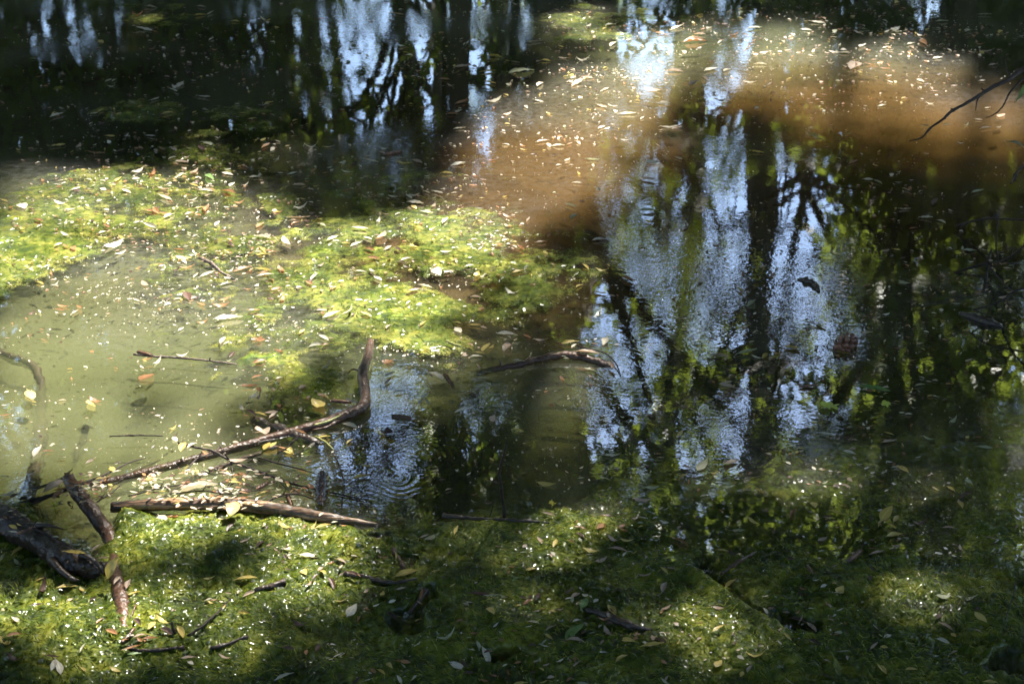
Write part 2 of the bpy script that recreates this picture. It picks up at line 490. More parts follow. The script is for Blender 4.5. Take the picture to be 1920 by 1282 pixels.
def tree(label, u, v, dist, trunk_px, mat, crown, leaf, height, lean=0.0, clumps=300, star=False, low=2.0, group='trees on the far bank seen mirrored', seed=1, per=34, spread=0.30):
    """a tree whose trunk is mirrored at (u, v); crown = (half width, half depth)"""
    r_ = np.random.default_rng(seed)
    p = at_dist(u, v, dist)
    X = p.x
    hh = -p.z
    rad = trunk_px * (Vector((p.x, p.y, p.z - CAM_H)).length / F) * 0.5
    root = empty('tree', (X, dist, 0.2))
    pts = [(0, 0, -0.4)]
    k = 9
    for i in range(1, k + 1):
        t = i / k
        pts.append((lean * t * height * 0.2 + r_.normal(0, 0.07), r_.normal(0, 0.07), height * 0.92 * t))
    curve = resample(pts, 26)
    rr = [rad * (1.25 - 0.95 * (i / 25)) + 0.02 for i in range(26)]
    trunk = link('trunk', mesh_np('trunk', *tube_arrays(curve, rr, 10, 0.06, seed)), M_BARK, root)
    # clumps fill the crown and leave the sky gaps open
    cw, cd = crown
    cent = []
    tries = 0
    while len(cent) < clumps and tries < clumps * 14:
        tries += 1
        a, b, c = r_.uniform(-1, 1, 3)
        if a * a + b * b + c * c * 0.8 > 1: continue
        zc = low + (height - low) * (c * 0.5 + 0.5)
        q = (lean * 0.2 * zc + a * cw, b * cd, zc)
        if r_.random() < openness(X + q[0], dist + q[1], q[2] + .2): continue
        cent.append(q)
    cent = np.array(cent)
    limbs = []
    for q in cent[:: max(1, len(cent) // 26)]:
        zb = max(1.2, q[2] - 1.2 - 0.5 * np.hypot(q[0], q[1]))
        b0 = Vector((lean * 0.2 * zb, 0, min(zb, height * 0.9)))
        e = Vector(q)
        m1 = b0.lerp(e, 0.5) + Vector((r_.normal(0, .15), r_.normal(0, .15), 0.25))
        cv = resample([b0, m1, e], 8)
        limbs.append(tube_arrays(cv, [min(rad * 0.38, 0.065) * (1 - i / 8.5) + 0.012 for i in range(8)], 5, 0.05, seed))
    for q in cent[r_.choice(len(cent), min(len(cent), 90), replace=False)]:      # bare twigs reaching out of the clumps
        e = Vector(q)
        for _ in range(2):
            d = Vector((r_.normal(), r_.normal() * .6, r_.normal(.25, .8))).normalized() * r_.uniform(.7, 1.6)
            side = Vector((r_.normal(0, .15), 0, r_.normal(0, .15)))
            limbs.append(tube_arrays([e, e + d * .35 + side, e + d * .7 + side * .5, e + d], [.022, .016, .011, .005], 4, 0, seed, cap=False))
    tag(link('limbs', mesh_np('limbs', *join_arrays(limbs)), M_BARK, root), kind='stuff')
    P = (cent[:, None, :] + r_.normal(0, spread, (len(cent), per, 3)) * np.array([1, 1, 0.75])).reshape(-1, 3)
    op = openness(P[:, 0] + X, P[:, 1] + dist, P[:, 2] + .2)
    P = P[r_.random(len(P)) > op * 1.0]
    k = (P[:, 2] + .2) / SD.z      # leaves that would cut off the sun flecks on the pond are not there
    su, sv = uv_of(P[:, 0] + X - SD.x * k, P[:, 1] + dist - SD.y * k)
    P = P[~((su > -50) & (su < 1970) & (sv > -50) & (sv < 1330) & (r_.random(len(P)) < sunlit(su, sv)))]
    link('crown', mesh_np('crown', *leaf_cloud(P, leaf, 0.5, seed + 5, star=star), smooth=False), mat, root)
    return tag(root, label, 'tree', group)

TREES = [
 # label, u, v, dist, trunk px, foliage, crown, leaf, height, lean, clumps, star, low
 ('straight dark trunked tree mirrored right of centre, its trunk the widest there', 1415, 420, 19, 62, M_FOL_B, (3.2, 2.2), .10, 17, .05, 260, False, 2.5),
 ('slender tree mirrored as a thin trunk left of the widest mirrored trunk', 1312, 300, 22, 40, M_FOL_B, (3.0, 2.0), .10, 17, -.1, 230, False, 3),
 ('leafy tree whose broad brown trunk is mirrored below the arched branch', 1052, 800, 13, 124, M_FOL_A, (2.6, 1.8), .10, 12, 0, 170, True, 2.2),
 ('bushy tree mirrored as green leaves left of the upright twig', 860, 860, 12.5, 26, M_FOL_A, (1.5, 1.4), .10, 11.5, 0, 190, True, 3.0),
 ('tree mirrored as black forked stems against bluish sky, upper middle', 735, 290, 23, 26, M_FOL_B, (3.0, 2.0), .14, 15, .25, 190, False, 2.0),
 ('dense tree mirrored as the black area in the upper left', 380, 140, 17, 44, M_FOL_C, (3.4, 2.4), .15, 15, 0, 420, False, .3),
 ('tree mirrored at the left edge with sky glinting through its crown', 40, 240, 20, 34, M_FOL_B, (3.0, 2.2), .14, 15, .1, 240, False, 1.0),
 ('dense tree mirrored as the dark right side behind the bare twigs', 1760, 430, 16, 52, M_FOL_C, (2.7, 1.6), .15, 8.2, 0, 330, False, .3),
 ('maple mirrored as bright green leaves right of the pine cone', 1690, 640, 12, 30, M_FOL_A, (2.3, 1.0), .11, 11.5, 0, 300, True, 1.2),
 ('thin tree mirrored as a dark streak at the upper right corner', 1850, 60, 24, 34, M_FOL_B, (2.6, 2.0), .15, 16, 0, 240, False, .6),
 ('slim tree mirrored as a dark streak left of the brown water', 960, 150, 25, 30, M_FOL_B, (2.6, 2.0), .15, 15, -.15, 210, False, 1.0),
 ('young tree mirrored between the two sky gaps at the top right', 1660, 150, 21, 30, M_FOL_B, (2.4, 2.0), .14, 15, .1, 230, False, .8),
 ('dark leafy tree added to block bright reflections at the left edge', 70, 660, 14, 30, M_FOL_D, (2.3, 1.2), .13, 10, 0, 330, False, .4),  # this tree and the next added to keep bright sky and leaves unmirrored
 ('dark leafy tree added to block bright reflections behind the straight floating twig', 380, 760, 13.2, 26, M_FOL_D, (1.5, 1.0), .13, 9, 0, 230, False, .4),
 ('slender stem mirrored left of the forked black stems', 610, 150, 24, 15, M_FOL_B, (1.2, .8), .12, 16, .1, 40, False, 2.0),
 ('slender stem mirrored just right of the forked black stems', 835, 180, 26, 14, M_FOL_B, (1.2, .8), .12, 16, -.1, 40, False, 2.0),
 ('slender leaning stem mirrored at the top, left of the slim tree', 900, 120, 23, 12, M_FOL_B, (1.0, .8), .12, 16, .3, 36, False, 2.0),
 ('slender stem mirrored in the bright sky right of the widest trunk', 1535, 420, 22, 13, M_FOL_B, (1.0, .8), .12, 15, -.2, 36, False, 2.0),
 ('tree mirrored as the dark stem above the floating cream leaf cluster', 590, 220, 20, 30, M_FOL_C, (2.0, 1.6), .14, 14, 0, 230, False, .6),
]
for i, T in enumerate(TREES):
    tree(T[0], T[1], T[2], T[3], T[4], T[5], T[6], T[7], min(T[8], T[3] * .68 + .6), T[9], T[10], T[11], T[12], seed=100 + i)

def overhang(label, trunk_xy, height, seed, share, nshare, leaf=0.155, count=80000, group='trees overhanging the pond', side=0):
    """tree whose limbs reach over the water; its leaves leave open what the sun shines through"""
    r_ = np.random.default_rng(seed)
    z = r_.uniform(6.0, 10.0, count)
    wx, wy = r_.uniform(-3.1, 3.0, count), r_.uniform(0.6, 7.8, count)
    if side:      # unseen crown beside and behind the view, added to shut out sky light
        wx, wy = r_.uniform(2.6, 8, count) * side, r_.uniform(-4.5, 5.6, count)
        back = r_.random(count) < .42
        wx[back], wy[back] = r_.uniform(0, 3.2, back.sum()) * side, r_.uniform(-5.5, .9, back.sum())
    mine = side * side > 0 if side else (np.floor(fbm(wx * 0.5, wy * 0.5, 77, 2) * 3 * nshare) % nshare).astype(int) == share
    if not side: z, wx, wy = z[mine], wx[mine], wy[mine]
    u, v = uv_of(wx, wy)
    u = u + 40 * (fbm(wx * 4, wy * 4, 41) - .5) * 2; v = v + 24 * (fbm(wx * 4, wy * 4, 43) - .5) * 2
    inside = (u > -120) & (u < 2040) & (v > -60) & (v < 1380)
    lit = np.where(inside, sunlit(u, v), sstep(.58, .68, fbm(wx * 1.3, wy * 1.3, 55, 3)))
    P = np.stack([wx + SD.x / SD.z * z, wy + SD.y / SD.z * z, z], 1)
    k = (r_.random(len(z)) > 1 - (1 - lit) ** 2.2) & (r_.random(len(z)) > openness(P[:, 0], P[:, 1], P[:, 2]))
    P = P[k]
    root = empty('tree', (trunk_xy[0], trunk_xy[1], 0.2))
    P -= np.array(root.location)
    link('crown', mesh_np('crown', *leaf_cloud(P, leaf, 0.55, seed), smooth=False), M_FOL_D, root)
    c = resample([(0, 0, -.5), (.1, 0, height * .5), (0, .1, height)], 14)
    link('trunk', mesh_np('trunk', *tube_arrays(c, [.19 - .011 * i for i in range(14)], 10, .05, seed)), M_BARK, root)
    limbs = []
    for q in P[r_.choice(len(P), 16, replace=False)]:
        e = Vector(q)
        b0 = Vector((0, 0, r_.uniform(.55, .95) * height))
        m = b0.lerp(e, .5) + Vector((r_.normal(0, .3), r_.normal(0, .3), .5))
        limbs.append(tube_arrays(resample([b0, m, e], 9), [.035 * (1 - i / 9.5) + .005 for i in range(9)], 5, .05, seed))
    tag(link('limbs', mesh_np('limbs', *join_arrays(limbs)), M_BARK, root), kind='stuff')
    return tag(root, label, 'tree', group)
# the wood goes on behind and beside the viewer, partly added to dim sky light
def wood_tree(label, x, y, height, cw, seed, clumps=260, name='tree', cat='tree', group='trees round the pond outside the picture', low=.25, mat=None, leaf=.2, trunk=.2):
    r_ = np.random.default_rng(seed)
    root = empty(name, (x, y, 0.25))
    c = resample([(0, 0, -.6), (.15 * r_.normal(), .1, height * .5), (0, .1, height * .93)], 14)
    link('trunk', mesh_np('trunk', *tube_arrays(c, [trunk * (1.1 - i / 14) for i in range(14)], 9, .05, seed)), M_BARK, root)
    th, ph, rr = r_.random(clumps) * 2 * np.pi, r_.uniform(-1, 1, clumps), r_.random(clumps) ** .4
    s_ = np.sqrt(1 - ph ** 2)
    cz = height * (low + 1) / 2
    cent = np.stack([cw * s_ * np.cos(th) * rr, cw * s_ * np.sin(th) * rr, cz + (height - cz) * ph * rr], 1)
    if name != 'tree' or 'far' in group:
        o = openness(cent[:, 0] + x, cent[:, 1] + y, cent[:, 2] + .25)
        cent = cent[r_.random(len(cent)) > o]
    limbs = []
    for q in cent[:: max(1, len(cent) // 16)]:
        e = Vector(q); b0 = Vector((0, 0, max(.3, e.z * .6)))
        limbs.append(tube_arrays(resample([b0, b0.lerp(e, .5) + Vector((0, 0, .2)), e], 7), [trunk * .3 * (1 - i / 7.5) + .01 for i in range(7)], 5, .05, seed))
    tag(link('limbs', mesh_np('limbs', *join_arrays(limbs)), M_BARK, root), kind='stuff')
    P = (cent[:, None, :] + r_.normal(0, .36, (len(cent), 30, 3))).reshape(-1, 3)
    k = (P[:, 2] + .25) / SD.z
    su, sv = uv_of(P[:, 0] + x - SD.x * k, P[:, 1] + y - SD.y * k)
    P = P[~((su > -50) & (su < 1970) & (sv > -50) & (sv < 1330) & (r_.random(len(P)) < sunlit(su, sv)))]
    P = P[P[:, 2] > .1]
    if name != 'tree': P = P[r_.random(len(P)) > openness(P[:, 0] + x, P[:, 1] + y, P[:, 2] + .25)]
    link('crown', mesh_np('crown', *leaf_cloud(P, leaf, .55, seed), smooth=False), mat or M_FOL_D, root)
    return tag(root, label, cat, group)
for i, (lab, x, y, h, cw) in enumerate((('unseen tree added for shade behind the viewer on the left', -4.5, -3.5, 11, 3.8), ('unseen tree added for shade right behind the viewer', .8, -4.6, 12, 4.0), ('unseen tree added for shade behind the viewer on the right', 5.6, -2.6, 11, 3.8),
                                     ('unseen tree added for shade on the left bank beyond the picture edge', -9.5, 3.5, 11, 3.6), ('unseen tree added for shade on the right bank beyond the picture edge', 9.8, 3.0, 11, 3.6),
                                     ('unseen leaning tree added for shade behind the viewer, far left', -7.5, -.5, 12, 3.6), ('unseen leaning tree added for shade behind the viewer, far right', 7.8, -.2, 12, 3.6), ('tall unseen tree added for shade over the viewer', -1.6, -2.4, 13, 3.4), ('tall unseen tree added for shade over the right bank', 3.0, -2.2, 13, 3.2))):
    wood_tree(lab, x, y, h, cw, 400 + i, 380)  # unseen trees added to dim the sky light in the shade
for i, (lab, x, y, h, cw) in enumerate((('tree on the far bank beyond the left picture edge', -7.4, 13.8, 10, 2.3), ('tree on the left bank farther from the viewer', -10, 10.5, 11, 3), ('tree on the left bank level with the algae', -11.5, 7, 11, 3),
                                     ('tree on the far bank beyond the right picture edge', 7.8, 14.5, 10, 2.3), ('tree on the right bank farther from the viewer', 10.8, 11, 11, 3), ('tall tree behind the far bank, left', -12.5, 17, 13, 3.4), ('tall tree behind the far bank, right', 12.5, 18, 13, 3.4))):
    wood_tree(lab, x, y, h, cw, 470 + i, 300, low=.06)
for i, (lab, u, d, h, cw, n) in enumerate((('bush mirrored black along the top edge, far left', 120, 13.5, 4.6, 1.5, 120), ('bush mirrored black along the top edge, left of the sky glints', 330, 13.0, 6.0, 1.6, 170), ('bush mirrored as the dark band right of the black area', 520, 14.0, 5.2, 1.3, 90),
                                     ('bush mirrored behind the forked black stems', 760, 14.5, 4.4, 1.3, 60), ('bush mirrored dark above the large pale leaf', 1010, 14.0, 5.0, 1.3, 100), ('bush mirrored left of the widest mirrored trunk', 1270, 15.0, 5.0, 1.4, 90),
                                     ('bush mirrored right of the widest mirrored trunk', 1560, 14.0, 3.6, 1.3, 110), ('bush mirrored dark in the upper right corner', 1790, 13.0, 3.6, 1.6, 180), ('bush mirrored at the right edge', 2000, 13.0, 3.6, 1.6, 150))):
    wood_tree(lab, at_dist(u, 100, d).x, d, h, cw, 430 + i, n, 'bush', 'bush', 'bushes on the far bank seen mirrored', .05, (M_FOL_C, M_FOL_B)[i % 2], .14, .06)
overhang('tree outside the picture whose leafy limbs shade the left water', (-6.5, 11.5), 9, 301, 0, 3)
overhang('tree outside the picture whose leafy limbs shade the middle water', (4.3, 13.6), 9.5, 302, 1, 3)
overhang('tree outside the picture whose leafy limbs shade the right water', (8.4, 9.5), 9, 303, 2, 3)
overhang('unseen tree added to shut out the sky over the left bank', (-7.5, 6.0), 9, 304, 0, 1, .34, 8000, side=-1)
overhang('unseen tree added to shut out the sky over the right bank', (8.8, 5.0), 9, 305, 0, 1, .34, 8000, side=1)

# ---------------------------------------------------------------- algae
def algae_material(name, lo, mid, hi, scale=34.0):
    nt = NT(name)
    pos = nt.coord()
    f = nt.noise(scale, 3, 0.7, pos)
    big = nt.noise(11, 2, 0.6, pos)
    k = nt.math('ADD', nt.math('MULTIPLY', f, 0.55), nt.math('MULTIPLY', big, 0.55))
    col = nt.ramp(k, [(0.42, lo), (0.54, mid), (0.66, hi)])
    strand = nt.n('ShaderNodeTexNoise'); strand.inputs['Scale'].default_value = 120; strand.inputs['Detail'].default_value = 2; strand.inputs['Distortion'].default_value = 3.0
    nt.l(pos, strand.inputs['Vector'])
    nrm = nt.bump(strand.outputs['Fac'], 0.0012)
    p = pbsdf(nt, col, 0.6, nrm, 0.2, 0.4, 0.11)
    tr = nt.n('ShaderNodeBsdfTranslucent'); nt.l(nt.mix(0.5, col, hi), tr.inputs[0])
    sh = nt.mixsh(0.25, p, tr.outputs[0])
    # the rim frays into single strands
    at_ = nt.n('ShaderNodeAttribute'); at_.attribute_name = 'cover'
    fray = nt.math('ADD', nt.math('MULTIPLY', strand.outputs['Fac'], 0.9), nt.math('MULTIPLY', f, 0.7))
    al = nt.math('MULTIPLY', nt.math('ADD', nt.math('SUBTRACT', fray, 1.28), at_.outputs['Fac']), 4.0, clamp=True)
    hole = nt.n('ShaderNodeBsdfTransparent')
    return nt.surf(nt.mixsh(al, hole.outputs[0], sh))
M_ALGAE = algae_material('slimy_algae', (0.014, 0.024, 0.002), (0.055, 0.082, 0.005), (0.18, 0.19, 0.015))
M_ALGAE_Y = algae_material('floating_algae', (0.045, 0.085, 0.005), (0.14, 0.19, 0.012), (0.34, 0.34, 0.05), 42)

HOLES = [(772, 1168, 42, 26, -20), (800, 1128, 16, 30, 15), (950, 1228, 60, 14, -15), (1480, 1163, 70, 16, 8), (1890, 1245, 50, 26, 10),
         (770, 1055, 30, 22, 0), (735, 1010, 70, 12, -8), (1840, 860, 60, 18, 0)]
EDGE_U = [-600, 0, 60, 110, 170, 205, 235, 400, 560, 700, 770, 830, 880, 1000, 1060, 1150, 1200, 1280, 1400, 1500, 1600, 1700, 1800, 1920, 2600]
EDGE_V = [960, 965, 975, 1040, 1045, 1010, 962, 968, 985, 1002, 1004, 985, 968, 962, 940, 915, 890, 868, 856, 858, 815, 785, 790, 805, 810]
CRACK = [(1310, 1065), (1345, 1090), (1400, 1138), (1450, 1168), (1520, 1178)]
def beads(x, y, cell, seed):
    """rounded blisters: 1 on top of a bead, 0 between them"""
    gx, gy = x / cell, y / cell
    ix, iy = np.floor(gx), np.floor(gy)
    best = np.full_like(gx, 9.0)
    for dx in (-1, 0, 1):
        for dy in (-1, 0, 1):
            cx, cy_ = ix + dx, iy + dy
            px_, py_ = cx + _h(cx, cy_, seed), cy_ + _h(cx, cy_, seed + 7)
            r = .45 + .55 * _h(cx, cy_, seed + 13)
            best = np.minimum(best, np.hypot(gx - px_, gy - py_) / r)
    return np.sqrt(np.clip(1 - best * best, 0, 1))
def near_height(x, y, cover=False):
    u, v = uv_of(x, y)
    s = v + 24 - np.interp(u, EDGE_U, EDGE_V) + (30 + 55 * sstep(950, 1250, u)) * (fbm(x * 11, y * 11, 3) - .5) * 2
    m = sstep(-45, 45 + 90 * sstep(1000, 1250, u), s)
    right = sstep(1080, 1300, u) * sstep(1120, 985, v)
    z = -0.030 + m * (0.037 - right * 0.011 + .004 * sstep(900, 500, u))
    big = fbm(x * 8, y * 8, 61, 3) - .5
    mid = np.abs(fbm(x * 26, y * 26, 62, 3) - .5) * 2
    fine = fbm(x * 85, y * 85, 63, 3) - .5
    grain = fbm(x * 190, y * 190, 66, 2) - .5
    z = z + m * ((0.026 - .010 * right) * big + 0.007 * (0.28 - mid) * (1 - .4 * right) + 0.0075 * fine + .0022 * grain + (1 - .6 * right) * (.0034 * (beads(x, y, .016, 81) - .4) + .0012 * (beads(x, y, .0085, 85) - .4)))
    hu, hv = u + 60 * (fbm(x * 20, y * 20, 71, 3) - .5), v + 40 * (fbm(x * 20, y * 20, 72, 3) - .5)
    for e in HOLES:
        z = z - 0.04 * np.minimum(blob(hu, hv, e) * .9, 1)
    d = np.full_like(z, 1e9)
    for (a, b), (c, e) in zip(CRACK[:-1], CRACK[1:]):
        t = np.clip(((u - a) * (c - a) + (v - b) * (e - b)) / ((c - a) ** 2 + (e - b) ** 2), 0, 1)
        d = np.minimum(d, np.hypot(u - (a + t * (c - a)), (v - (b + t * (e - b))) * 1.6))
    z = z - 0.03 * np.exp(-(d / 9) ** 2) + 0.012 * np.exp(-((d - 22) / 16) ** 2) * sstep(0, 20, (v - 1065) * .8 - (u - 1310) * .6 + 10)
    return (z, np.clip(m * 1.5, 0, 1.25)) if cover else z
def heightfield(name, xs, ys, fn, cut, mat, parent=None):
    X, Y = np.meshgrid(xs, ys)
    Z, K = fn(X, Y, True)
    n, m = X.shape
    i = np.arange(n * m).reshape(n, m)
    f = np.stack([i[:-1, :-1], i[:-1, 1:], i[1:, 1:], i[1:, :-1]], -1).reshape(-1, 4)
    keep = np.maximum.reduce([K.ravel()[f[:, k]] for k in range(4)]) > cut
    f = f[keep]
    used = np.unique(f)
    re = np.zeros(n * m, int); re[used] = np.arange(len(used))
    v = np.stack([X, Y, Z], -1).reshape(-1, 3)[used]
    me = mesh_np(name, v, re[f])
    at_ = me.attributes.new('cover', 'FLOAT', 'POINT')
    at_.data.foreach_set('value', K.ravel()[used].astype(np.float32))
    return link(name, me, mat, parent)
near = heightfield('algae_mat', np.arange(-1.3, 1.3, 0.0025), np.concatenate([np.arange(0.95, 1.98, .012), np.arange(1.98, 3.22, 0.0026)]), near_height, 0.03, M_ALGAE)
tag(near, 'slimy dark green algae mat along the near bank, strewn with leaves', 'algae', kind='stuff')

MATS = [
 ('algae_mat', 'bright yellow green algae floating at the left edge of the pond',
  [(70, 420, 210, 70, 0, 1.0), (40, 480, 120, 55, -8, 1.1), (200, 350, 190, 50, -6, .8), (110, 465, 70, 26, -12, 1.3), (0, 545, 60, 36, 0, .7), (330, 330, 150, 50, 0, .55), (420, 285, 150, 40, 10, .6), (280, 410, 190, 70, 0, .55)], (-2.4, 0.2), (3.5, 6.2)),
 ('algae_mat', 'fluffy green algae raft floating in the middle of the pond',
  [(525, 375, 50, 30, 15, 1.2), (450, 365, 60, 24, 0, .8), (455, 465, 75, 26, -8, 1.0), (850, 450, 130, 60, -8, 1.0), (820, 405, 120, 30, 0, .7), (980, 530, 130, 55, 0, .75), (720, 590, 170, 58, -5, 1.1), (790, 640, 110, 40, 15, .95),
   (720, 350, 220, 60, 0, .4), (900, 400, 160, 50, 0, .4), (470, 560, 200, 95, 0, .5), (540, 640, 190, 80, 0, .55), (380, 470, 150, 80, 0, .45), (560, 690, 160, 55, 10, .62), (600, 500, 190, 110, 0, .66), (700, 430, 170, 60, 0, .6), (1060, 480, 110, 60, 0, .5), (640, 640, 90, 50, 0, .8), (520, 640, 120, 50, 0, .4), (920, 600, 90, 40, 0, .5)], (-1.3, 0.5), (2.9, 5.0)),
 ('algae_mat', 'sunlit algae patch near the top edge, right of centre',
  [(1110, 45, 75, 34, 0, 1.0), (1060, 30, 90, 30, 0, .7), (1180, 20, 60, 26, 0, .6)], (-0.2, 1.3), (5.0, 7.4)),
 ('algae_mat', 'dim green algae clumps in the dark upper left water',
  [(290, 205, 90, 28, 0, .9), (230, 220, 70, 22, 0, .7), (300, 25, 80, 22, 0, .8), (400, 215, 120, 26, 0, .5), (150, 170, 70, 26, 0, .5), (470, 225, 80, 30, 0, .55)], (-2.3, -0.4), (4.6, 7.0)),
]
MAT_FN = [near_height]
MAT_OBJ = []
def mat_fn(blobs, sd):
    def fn(x, y, cover=False):
        u, v = uv_of(x, y)
        u2 = u + 70 * (fbm(x * 7, y * 7, sd) - .5); v2 = v + 40 * (fbm(x * 7, y * 7, sd + 4) - .5)
        m = np.zeros_like(u)
        for e in blobs:
            e = (e[0], e[1], e[2] * 1.2, e[3] * 1.25, e[4], e[5])
            m = np.maximum(m, blob(u2, v2, e) ** .8 * e[5])
        patch = fbm(x * 13 + .8 * fbm(x * 30, y * 30, 9), y * 13, sd + 8, 4)
        fine = fbm(x * 60, y * 90, sd + 12, 3) - .5
        z = -0.022 + 0.0185 * sstep(0, .7, m + (patch - .5) * .6) + sstep(0.02, .3, m) * (0.010 * (patch - .5) + 0.0055 * fine + .0018 * (beads(x, y, .011, sd) - .4) + .0012 * (vnoise(x * 230, y * 230, 5) - .5))
        return (z, np.clip((m + (patch - .5) * 1.1) * 1.05, 0, 1.2) * sstep(0, .08, m)) if cover else z
    return fn
for i, (nm, lab, blobs, xr, yr) in enumerate(MATS):
    fn = mat_fn(blobs, 200 + 20 * i)
    MAT_FN.append(fn)
    st = 0.0042 if yr[0] < 3 else 0.0055
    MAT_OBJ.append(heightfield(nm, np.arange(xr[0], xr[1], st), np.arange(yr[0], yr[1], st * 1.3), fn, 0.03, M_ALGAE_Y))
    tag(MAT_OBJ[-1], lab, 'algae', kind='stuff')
def top_z(x, y):
    """what floats at (x, y): the water skin or the algae standing above it"""
    x, y = np.atleast_1d(np.asarray(x, float)), np.atleast_1d(np.asarray(y, float))
    z = np.zeros_like(x)
    for fn in MAT_FN:
        z = np.maximum(z, fn(x, y))
    return z

# single strands lying on the mats
def strand_material():
    nt = NT('algae_strands')
    isl = nt.n('ShaderNodeNewGeometry').outputs['Random Per Island']
    col = nt.ramp(isl, [(0.0, (0.020, 0.036, 0.003)), (0.45, (0.070, 0.105, 0.006)), (0.8, (0.17, 0.20, 0.015)), (1.0, (0.32, 0.31, 0.06))])
    p = pbsdf(nt, col, 0.24, None, 0.6)
    t = nt.n('ShaderNodeBsdfTranslucent'); nt.l(col, t.inputs[0])
    return nt.surf(nt.mixsh(0.3, p, t.outputs[0]))
M_STRAND = strand_material()
def strands(parent, xr, yr, fn, n, length, width, seed):
    r_ = np.random.default_rng(seed)
    x, y = r_.uniform(*xr, n), r_.uniform(*yr, n)
    u, v = uv_of(x, y)
    z, k = fn(x, y, True)
    keep = (k > .55 * r_.random(n) + .35) & (u > -80) & (u < 2000) & (v < 1340) & (z > -.006)
    x, y, z = x[keep], y[keep], z[keep]
    n = len(x)
    a = fbm(x * 9, y * 9, seed, 2) * 9 + r_.normal(0, .7, n)
    L = length * (.5 + r_.random(n))
    b = a + r_.normal(0, .5, n)
    x1, y1 = x + np.cos(a) * L * .5, y + np.sin(a) * L * .5
    x2, y2 = x1 + np.cos(b) * L * .5, y1 + np.sin(b) * L * .5
    w = width * (.6 + .8 * r_.random(n))
    nx, ny = -np.sin(a) * w, np.cos(a) * w
    lift = .0006 + .003 * r_.random(n) ** 2
    z1, z2 = np.maximum(fn(x1, y1), z - .002), np.maximum(fn(x2, y2), z - .003)
    P = np.stack([np.stack([x - nx, y - ny, z + .0004], 1), np.stack([x + nx, y + ny, z + .0008], 1), np.stack([x1 + nx, y1 + ny, z1 + lift + .0008], 1), np.stack([x1 - nx, y1 - ny, z1 + lift], 1),
                  np.stack([x2 + nx * .5, y2 + ny * .5, z2 + .0006], 1), np.stack([x2 - nx * .5, y2 - ny * .5, z2 + .0003], 1)], 1).reshape(-1, 3)
    f = (np.array([[0, 1, 2, 3], [3, 2, 4, 5]])[None] + (np.arange(n) * 6)[:, None, None]).reshape(-1, 4)
    return tag(link('strands', mesh_np('strands', P, f, False), M_STRAND, parent), kind='stuff')
strands(near, (-1.1, 1.1), (2.0, 3.1), near_height, 90000, .010, .0005, 501)
for i, o in enumerate(MAT_OBJ):
    strands(o, MATS[i][3], MATS[i][4], MAT_FN[i + 1], (34000, 32000, 16000, 16000)[i], .016, .0006, 510 + i)

# bubbles caught in the algae
def dome_cloud(P, rad):
    k, rings = 8, 3
    base = []
    for j in range(rings):
        a = j / rings * math.pi / 2
        base += [(math.cos(a) * math.cos(2 * math.pi * i / k), math.cos(a) * math.sin(2 * math.pi * i / k), math.sin(a)) for i in range(k)]
    base += [(0.02 * math.cos(2 * math.pi * i / k), 0.02 * math.sin(2 * math.pi * i / k), 1) for i in range(k)]
    base = np.array(base)
    f = np.array([(j * k + i, j * k + (i + 1) % k, (j + 1) * k + (i + 1) % k, (j + 1) * k + i) for j in range(rings) for i in range(k)])
    n = len(P)
    V = (P[:, None, :] + base[None] * rad[:, None, None]).reshape(-1, 3)
    return V, (f[None] + (np.arange(n) * len(base))[:, None, None]).reshape(-1, 4)
nt = NT('bubble_film')
lw = nt.n('ShaderNodeFresnel'); lw.inputs['IOR'].default_value = 1.45
gl = nt.n('ShaderNodeBsdfGlossy'); gl.inputs['Roughness'].default_value = 0.16
tr = nt.n('ShaderNodeBsdfTransparent')
df = nt.n('ShaderNodeBsdfDiffuse'); df.inputs[0].default_value = (.75, .78, .70, 1)
M_BUBBLE = nt.surf(nt.mixsh(0.07, nt.mixsh(lw.outputs[0], tr.outputs[0], gl.outputs[0]), df.outputs[0]))
def scatter(zones, n, seed):
    r_ = np.random.default_rng(seed)
    out = []
    ar = np.array([e[2] * e[3] * e[5] for e in zones], float); ar /= ar.sum()
    for e, c in zip(zones, r_.multinomial(n, ar)):
        a, q = r_.random(c) * 2 * np.pi, np.sqrt(r_.random(c))
        out.append(np.stack([e[0] + e[2] * q * np.cos(a), e[1] + e[3] * q * np.sin(a)], 1))
    q = np.concatenate(out)
    P = np.array([tuple(at(a, b)) for a, b in q])
    return q, P
q, P = scatter([(200, 380, 330, 110, 0, 1.2), (450, 290, 170, 60, 0, 1.4), (560, 480, 220, 160, 0, 1.0), (800, 500, 220, 120, 0, .6), (560, 680, 150, 60, 0, 1), (1100, 50, 130, 50, 0, 1),
                (560, 1060, 260, 90, 0, .7), (1000, 1090, 500, 150, 0, .5), (200, 1180, 220, 90, 0, .6), (1600, 1100, 300, 140, 0, .35), (1380, 640, 120, 40, 0, .5), (560, 1060, 300, 110, 0, 6), (300, 1200, 330, 100, 0, 4), (1000, 1090, 560, 160, 0, 2.5), (1600, 1130, 330, 150, 0, 1.5)], 1100, 5)
P[:, 2] = top_z(P[:, 0], P[:, 1]) - 0.0006
rad = 0.0011 + 0.0045 * rng.random(len(P)) ** 5
tag(link('bubbles', mesh_np('bubbles', *dome_cloud(P, rad)), M_BUBBLE), 'tiny clear bubbles scattered over the algae and water', 'bubbles', kind='stuff')
